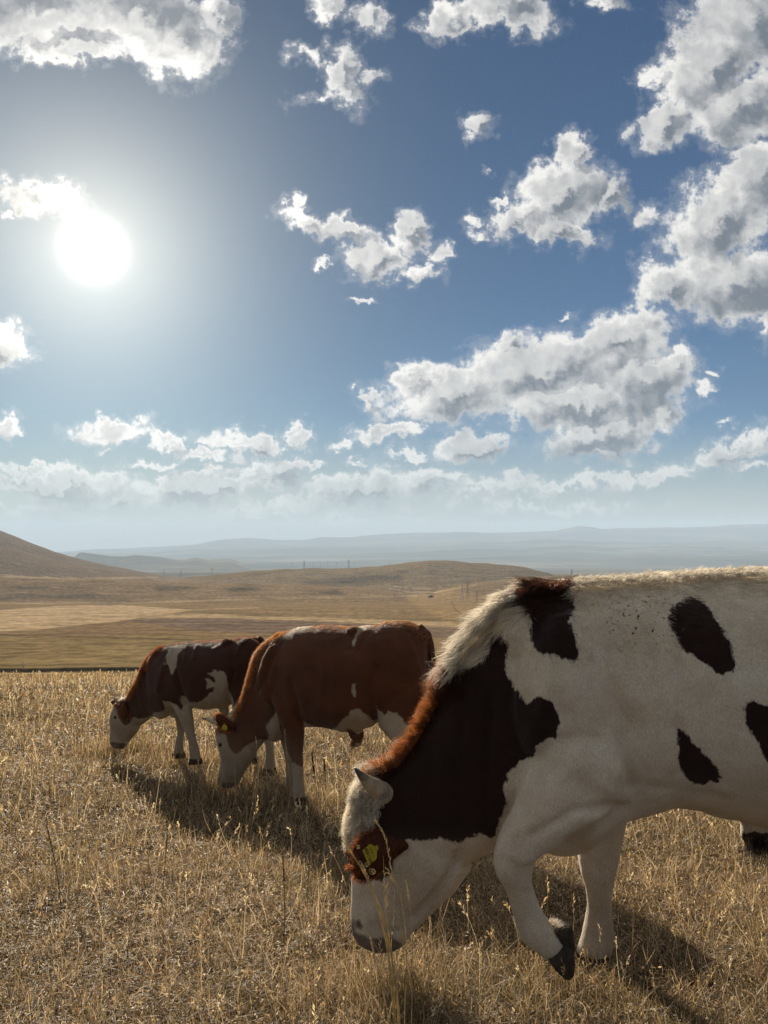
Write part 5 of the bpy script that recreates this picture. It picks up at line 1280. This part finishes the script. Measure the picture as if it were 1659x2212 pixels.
def clump():
    D = 2.27; base = P(862, 2352, D); base.z = zg(base.x, base.y) - .01
    root = empty('tall_grass_clump', base)
    tag(root, 'clump of tall pale straw stalks with curled wisps in front of the nearest bull\'s head', 'grass clump')
    B0 = (864, 2352)
    o, s = stalk([B0,(850,2180),(838,2060),(820,1975),(800,1915),(768,1855),(727,1785)], D, .0034, root); 
    leaf = [P(727,1785,D), P(722,1798,D)]
    o, s = stalk([B0,(849,2150),(837,2040),(829,1985),(812,1940),(792,1893),(770,1860),(738,1812)], D, .0030, root, taper=.5)
    o, s = stalk([(868,2352),(860,2180),(845,2060),(850,1990),(852,1920),(846,1880),(838,1831)], D, .0022, root); spikelets(spline([P(846,1885,D), P(838,1831,D), P(826,1795,D), P(812,1774,D)], 16), 34, .016, .0018, .35, o, HEADM, awn=.006)
    o, s = stalk([(860,2352),(852,2150),(842,2050),(826,1985),(812,1947),(798,1905)], D, .0020, root); spikelets(spline([P(800,1910,D), P(790,1885,D), P(782,1868,D)], 10), 18, .016, .0018, .5, o, HEADM)
    for q in ((786,1868),(800,1876),(806,1888),(812,1922),(780,1860),(770,1832)): curly(P(q[0], q[1], D), rs.uniform(.006, .011), o)
    o, s = stalk([(866,2352),(856,2150),(844,2050),(834,1990),(831,1950),(830,1900),(828,1850)], D, .0016, root); spikelets(spline([P(831,1930,D), P(830,1885,D)], 8), 10, .016, .0014, .4, o, HEADM)
    o, s = stalk([(872,2352),(862,2180),(846,2060),(838,2000),(834,1960),(836,1935)], D, .0018, root); spikelets(spline([P(835,1965,D), P(837,1908,D)], 8), 12, .018, .0016, .5, o, HEADM)
    o, s = stalk([(876,2352),(874,2200),(878,2080),(876,2010),(868,1950),(858,1910),(845,1888)], D + .04, .0018, root); spikelets(spline([P(856,1908,D+.04), P(836,1878,D+.04)], 8), 9, .018, .0018, .5, o, HEADM)
    o, s = stalk([(884,2352),(890,2150),(890,2010),(886,1965),(880,1930)], D + .06, .0015, root); spikelets(spline([P(884,1950,D+.06), P(877,1905,D+.06)], 8), 16, .014, .0016, .35, o, HEADM)
    o, s = stalk([(856,2352),(842,2200),(870,2060),(862,1990),(850,1960),(826,1925)], D + .05, .0014, root)
    o, s = stalk([(850,2352),(838,2200),(822,2120),(812,2078)], D - .12, .0022, root); spikelets(spline([P(824,2125,D-.12), P(812,2078,D-.12), P(801,2030,D-.12)], 12), 60, .012, .0020, .28, o, HEADM, awn=.008)
    o, s = stalk([(846,2352),(836,2240),(846,2150),(838,2120),(820,2060),(790,2010)], D - .02, .0014, root)
clump()

def lone(name, label, cat, pts, d, r0, head, hn, hl, hw, spread, mt, hm, group=None, awn=0.0):
    g = ground_at(*pts[0]) if d is None else None
    d = g.y if g is not None else d
    root = empty(name, P(pts[0][0], pts[0][1], d)); tag(root, label, cat, group)
    o, s = stalk([(pts[0][0], pts[0][1] + 12)] + pts, d, r0, root, mt, name='stem', taper=.5)
    if head: spikelets(spline([P(a, b, d) for a, b in head], 12), hn, hl, hw, spread, root, hm, awn=awn)
    return root
G1 = 'dead flower spikes standing in the dry grass'
for pts, head, label in (([(132,1961),(124,1890),(112,1830),(103,1790)], [(112,1830),(104,1795),(100,1768)], 'dead brown flower spike farthest left in the near grass'),
        ([(347,1965),(354,1900),(358,1840),(361,1800)], [(359,1830),(361,1805),(362,1782)], 'dead brown flower spike left of centre, below the smallest bull'),
        ([(662,1947),(666,1900),(668,1860),(669,1820)], [(668,1850),(669,1820),(670,1794)], 'dead brown flower spike nearest the big bull\'s forehead, in front of the shadow'),
        ([(613,2035),(615,1980),(614,1920),(611,1870)], [(614,1905),(612,1875),(611,1849)], 'tall dead flower spike standing in front and left of the big bull\'s head, lower one')):
    lone('dead_flower_spike', label, 'dead plant', pts, None, .0028, head, 70, .010, .0026, .7, STEMD, SPIKE, G1)
for pts, head, label in (([(687,1735),(683,1700),(678,1665)], [(679,1672),(676,1648),(674,1627)], 'very dark flower spike right behind the middle bull\'s front legs, left of a pair'),
        ([(704,1705),(703,1680),(701,1655)], [(702,1668),(701,1650),(700,1634)], 'very dark flower spike right behind the middle bull\'s front legs, right of a pair'),
        ([(806,1700),(806,1680),(805,1665)], [(806,1668),(805,1656),(805,1645)], 'short dark flower spike just above the nearest bull\'s horn')):
    lone('dead_flower_spike', label, 'dead plant', pts, None, .0040, head, 46, .018, .006, .5, STEMD, plain_mat('dark_spike', (.045, .03, .022), .8), G1)
G2 = 'pale grass stalks with seed heads'
for pts, head, d, label in (([(271,2185),(262,2110),(254,2040)], [(256,2060),(251,2025),(249,2007)], None, 'rusty straw stalk with a thin head at lower left'),
        ([(55,2065),(54,2030),(53,1995)], [(54,2040),(56,2000),(57,1970)], None, 'short pale seed head close to the left edge'),
        ([(526,1870),(527,1835),(530,1805)], [(526,1850),(529,1810),(532,1778)], None, 'pale seed head in the sunlit grass left of the tallest dead spike'),
        ([(760,2030),(748,1990),(738,1965)], [(745,1978),(728,1948),(712,1918)], 2.35, 'drooping pale seed head just left of the nearest bull\'s muzzle'),
        ([(512,1730),(508,1700),(506,1672)], [(509,1705),(507,1680),(508,1660)], None, 'pale seed head in front of the middle bull\'s chin'),
        ([(556,1800),(556,1720),(559,1660)], [(556,1680),(560,1645),(552,1592)], None, 'tall pale seed head in front of the middle bull\'s jaw'),
        ([(620,1770),(628,1700),(617,1640)], [(624,1660),(618,1620),(615,1575)], None, 'tall pale seed head crossing the middle bull\'s foreleg'),
        ([(1138,2090),(1139,2030),(1136,1990)], [(1139,2020),(1137,1995),(1136,1975)], None, 'thin pale seed head between the nearest bull\'s front feet')):
    lone('seed_head_stalk', label, 'grass stalk', pts, d, .0014 if d else .0018, head, 36, .014, .0020, .35, STRAW, HEADM, G2, awn=.006)

# ------------------------------------------------------------------ pylons
STEEL = plain_mat('galvanised_steel', (.20, .205, .21), .7, (.14, .142, .145), 3.0)
def bar(v, f, a, b, w):
    t = (b - a).normalized(); s_ = t.cross(Vector((0, 0, 1)) if abs(t.z) < .9 else Vector((1, 0, 0))).normalized(); u_ = t.cross(s_); n = len(v)
    for p in (a, b):
        for i, j in ((1, 1), (-1, 1), (-1, -1), (1, -1)): v.append(p + s_ * (w / 2 * i) + u_ * (w / 2 * j))
    f += [(n, n + 1, n + 5, n + 4), (n + 1, n + 2, n + 6, n + 5), (n + 2, n + 3, n + 7, n + 6), (n + 3, n, n + 4, n + 7), (n, n + 3, n + 2, n + 1), (n + 4, n + 5, n + 6, n + 7)]
def pylon(px, top, d, label, group, style='tower', rot=.5):
    u, v_ = ray(px, top); x, y = u * d, d; g = zg(x, y); H = EYE + v_ * d - g
    root = empty('power_pylon', (x, y, g)); tag(root, label, 'power pylon', group)
    k = max(.2, d / 6500); cr, sr = math.cos(rot), math.sin(rot)
    def W(a, b, c): return Vector((x + a * cr - b * sr, y + a * sr + b * cr, g + c))
    v, f = [], []; bw, tw = H * .11, H * .022
    def half(t): return bw * (1 - min(t / .62, 1)) + tw * min(t / .62, 1) if t < .62 else tw
    if style == 'pole':
        bar(v, f, W(0, 0, -1), W(0, 0, H), k * 1.3)
    else:
        lv = [0, .16, .3, .42, .53, .62, .72, .82, .92, 1.0]
        for a, b in zip(lv[:-1], lv[1:]):
            ha, hb = half(a), half(b); ca = [(ha, ha), (-ha, ha), (-ha, -ha), (ha, -ha)]; cb = [(hb, hb), (-hb, hb), (-hb, -hb), (hb, -hb)]
            for i in range(4):
                bar(v, f, W(*ca[i], a * H - (1 if a == 0 else 0)), W(*cb[i], b * H), k); j = (i + 1) % 4
                bar(v, f, W(*ca[i], a * H), W(*cb[j], b * H), k * .6); bar(v, f, W(*ca[j], a * H), W(*cb[i], b * H), k * .6)
    new_mesh('tower', v, f, [STEEL], False, root)
    for t, l_ in (((.66, .15), (.80, .20), (.93, .13)) if style != 'pole' else ((.93, .09),)):
        v, f = [], []
        bar(v, f, W(-H * l_, 0, t * H), W(H * l_, 0, t * H), k * .9)
        if style != 'pole':
            bar(v, f, W(-H * l_, 0, t * H), W(0, 0, (t + .06) * H), k * .6); bar(v, f, W(H * l_, 0, t * H), W(0, 0, (t + .06) * H), k * .6)
        for s_ in (-1, 1): bar(v, f, W(s_ * H * l_ * .93, 0, t * H), W(s_ * H * l_ * .93, 0, (t - .05) * H), k * .5)
        new_mesh('crossarm', v, f, [STEEL], False, root)
GP = 'power pylons on the hills'
for px, top, d, label, st in ((1030,1277,1260,'nearest and lowest lattice pylon, on the tan slope left of the big bull\'s withers','tower'),
        (998,1263,1420,'left of two lattice pylons standing close together on the slope above the nearest pylon','tower'), (1010,1256,1500,'right and taller of two lattice pylons standing close together on the slope','tower'),
        (1235,1230,2100,'left and broader of two pylons above the big bull\'s brown withers patch','tower'), (1248,1231,2150,'thin pole to the right of the pylon above the big bull\'s withers','pole'),
        (842,1215,2600,'lattice pylon alone on the hill slope just left of the rounded summit','tower'), (753,1209,2720,'largest lattice pylon on the skyline of the low ridge','tower'),
        (657,1212,2750,'lattice pylon at the left end of the row on the low ridge','tower'), (632,1215,2750,'thin pole farthest left on the low ridge','pole'), (677,1213,2750,'thin pole just right of the left ridge pylon','pole'),
        (692,1212,2750,'thin pole second right of the left ridge pylon','pole'), (708,1212,2750,'thin pole in the middle of the ridge row','pole'), (727,1213,2750,'thin pole nearest left of the largest ridge pylon','pole'), (766,1213,2750,'thin pole just right of the largest ridge pylon','pole'),
        (458,1227,4300,'faint pylon on the hazy flat right of the blue hills','tower'), (391,1231,4300,'faint pylon on the hazy flat, middle of three','tower'), (354,1230,4600,'faint pylon on the hazy flat nearest the big left hill','tower')):
    pylon(px, top, d, label, GP, st, rs.uniform(.1, .9))

# pale stick by the bank, and a dark thorn bush on the hillside
sx = P(49, 1440, 250); root = empty('wooden_post', (sx.x, 250, zg(sx.x, 250))); tag(root, 'thin pale stick standing beside the dark bank at far left', 'post')
v, f = tube_mesh([Vector((sx.x + a, 250, zg(sx.x, 250) + b)) for a, b in ((.3, -.2), (.1, 1.0), (-.25, 2.3))], [.16, .14, .08], 8); new_mesh('stake', v, f, [plain_mat('pale_wood', (.5, .45, .36), .8)], True, root)
def bush(px, py, d, w, h, label):
    u, v_ = ray(px, py); x = u * d; g = zg(x, d); root = empty('thorn_bush', (x, d, g)); tag(root, label, 'bush', 'dark bushes on the hillside')
    n = 900; p = rs.normal(0, 1, (n, 3)); p /= np.linalg.norm(p, axis=1)[:, None]; p *= rs.uniform(.5, 1, (n, 1)) ** .4; p[:, 2] = np.abs(p[:, 2]) * (1 + .25 * np.sin(p[:, 0] * 5))
    c = p * np.array((w / 2, w / 3, h)) + np.array((x, d, g)); a = rs.normal(0, 1, (n, 3)) * w * .05; b = rs.normal(0, 1, (n, 3)) * w * .05
    q = np.stack([c - a, c + b, c + a, c - b], 1).reshape(-1, 3); me = np_mesh('foliage', q, np.arange(4 * n).reshape(-1, 4)); link('foliage', me, [BUSHM], False, root)
    v, f = [], []
    for i in range(5): bar(v, f, Vector((x, d, g - .3)), Vector((x + rs.normal(0, w * .2), d + rs.normal(0, w * .1), g + h * .6)), w * .03)
    new_mesh('stems', v, f, [STEMD], False, root)
BUSHM = plain_mat('thorn_leaves', (.05, .055, .03), .9, (.03, .033, .02), .5)
bush(931, 1283, 1650, 11, 3.6, 'dark round bush on the pale slope below the rounded hill')
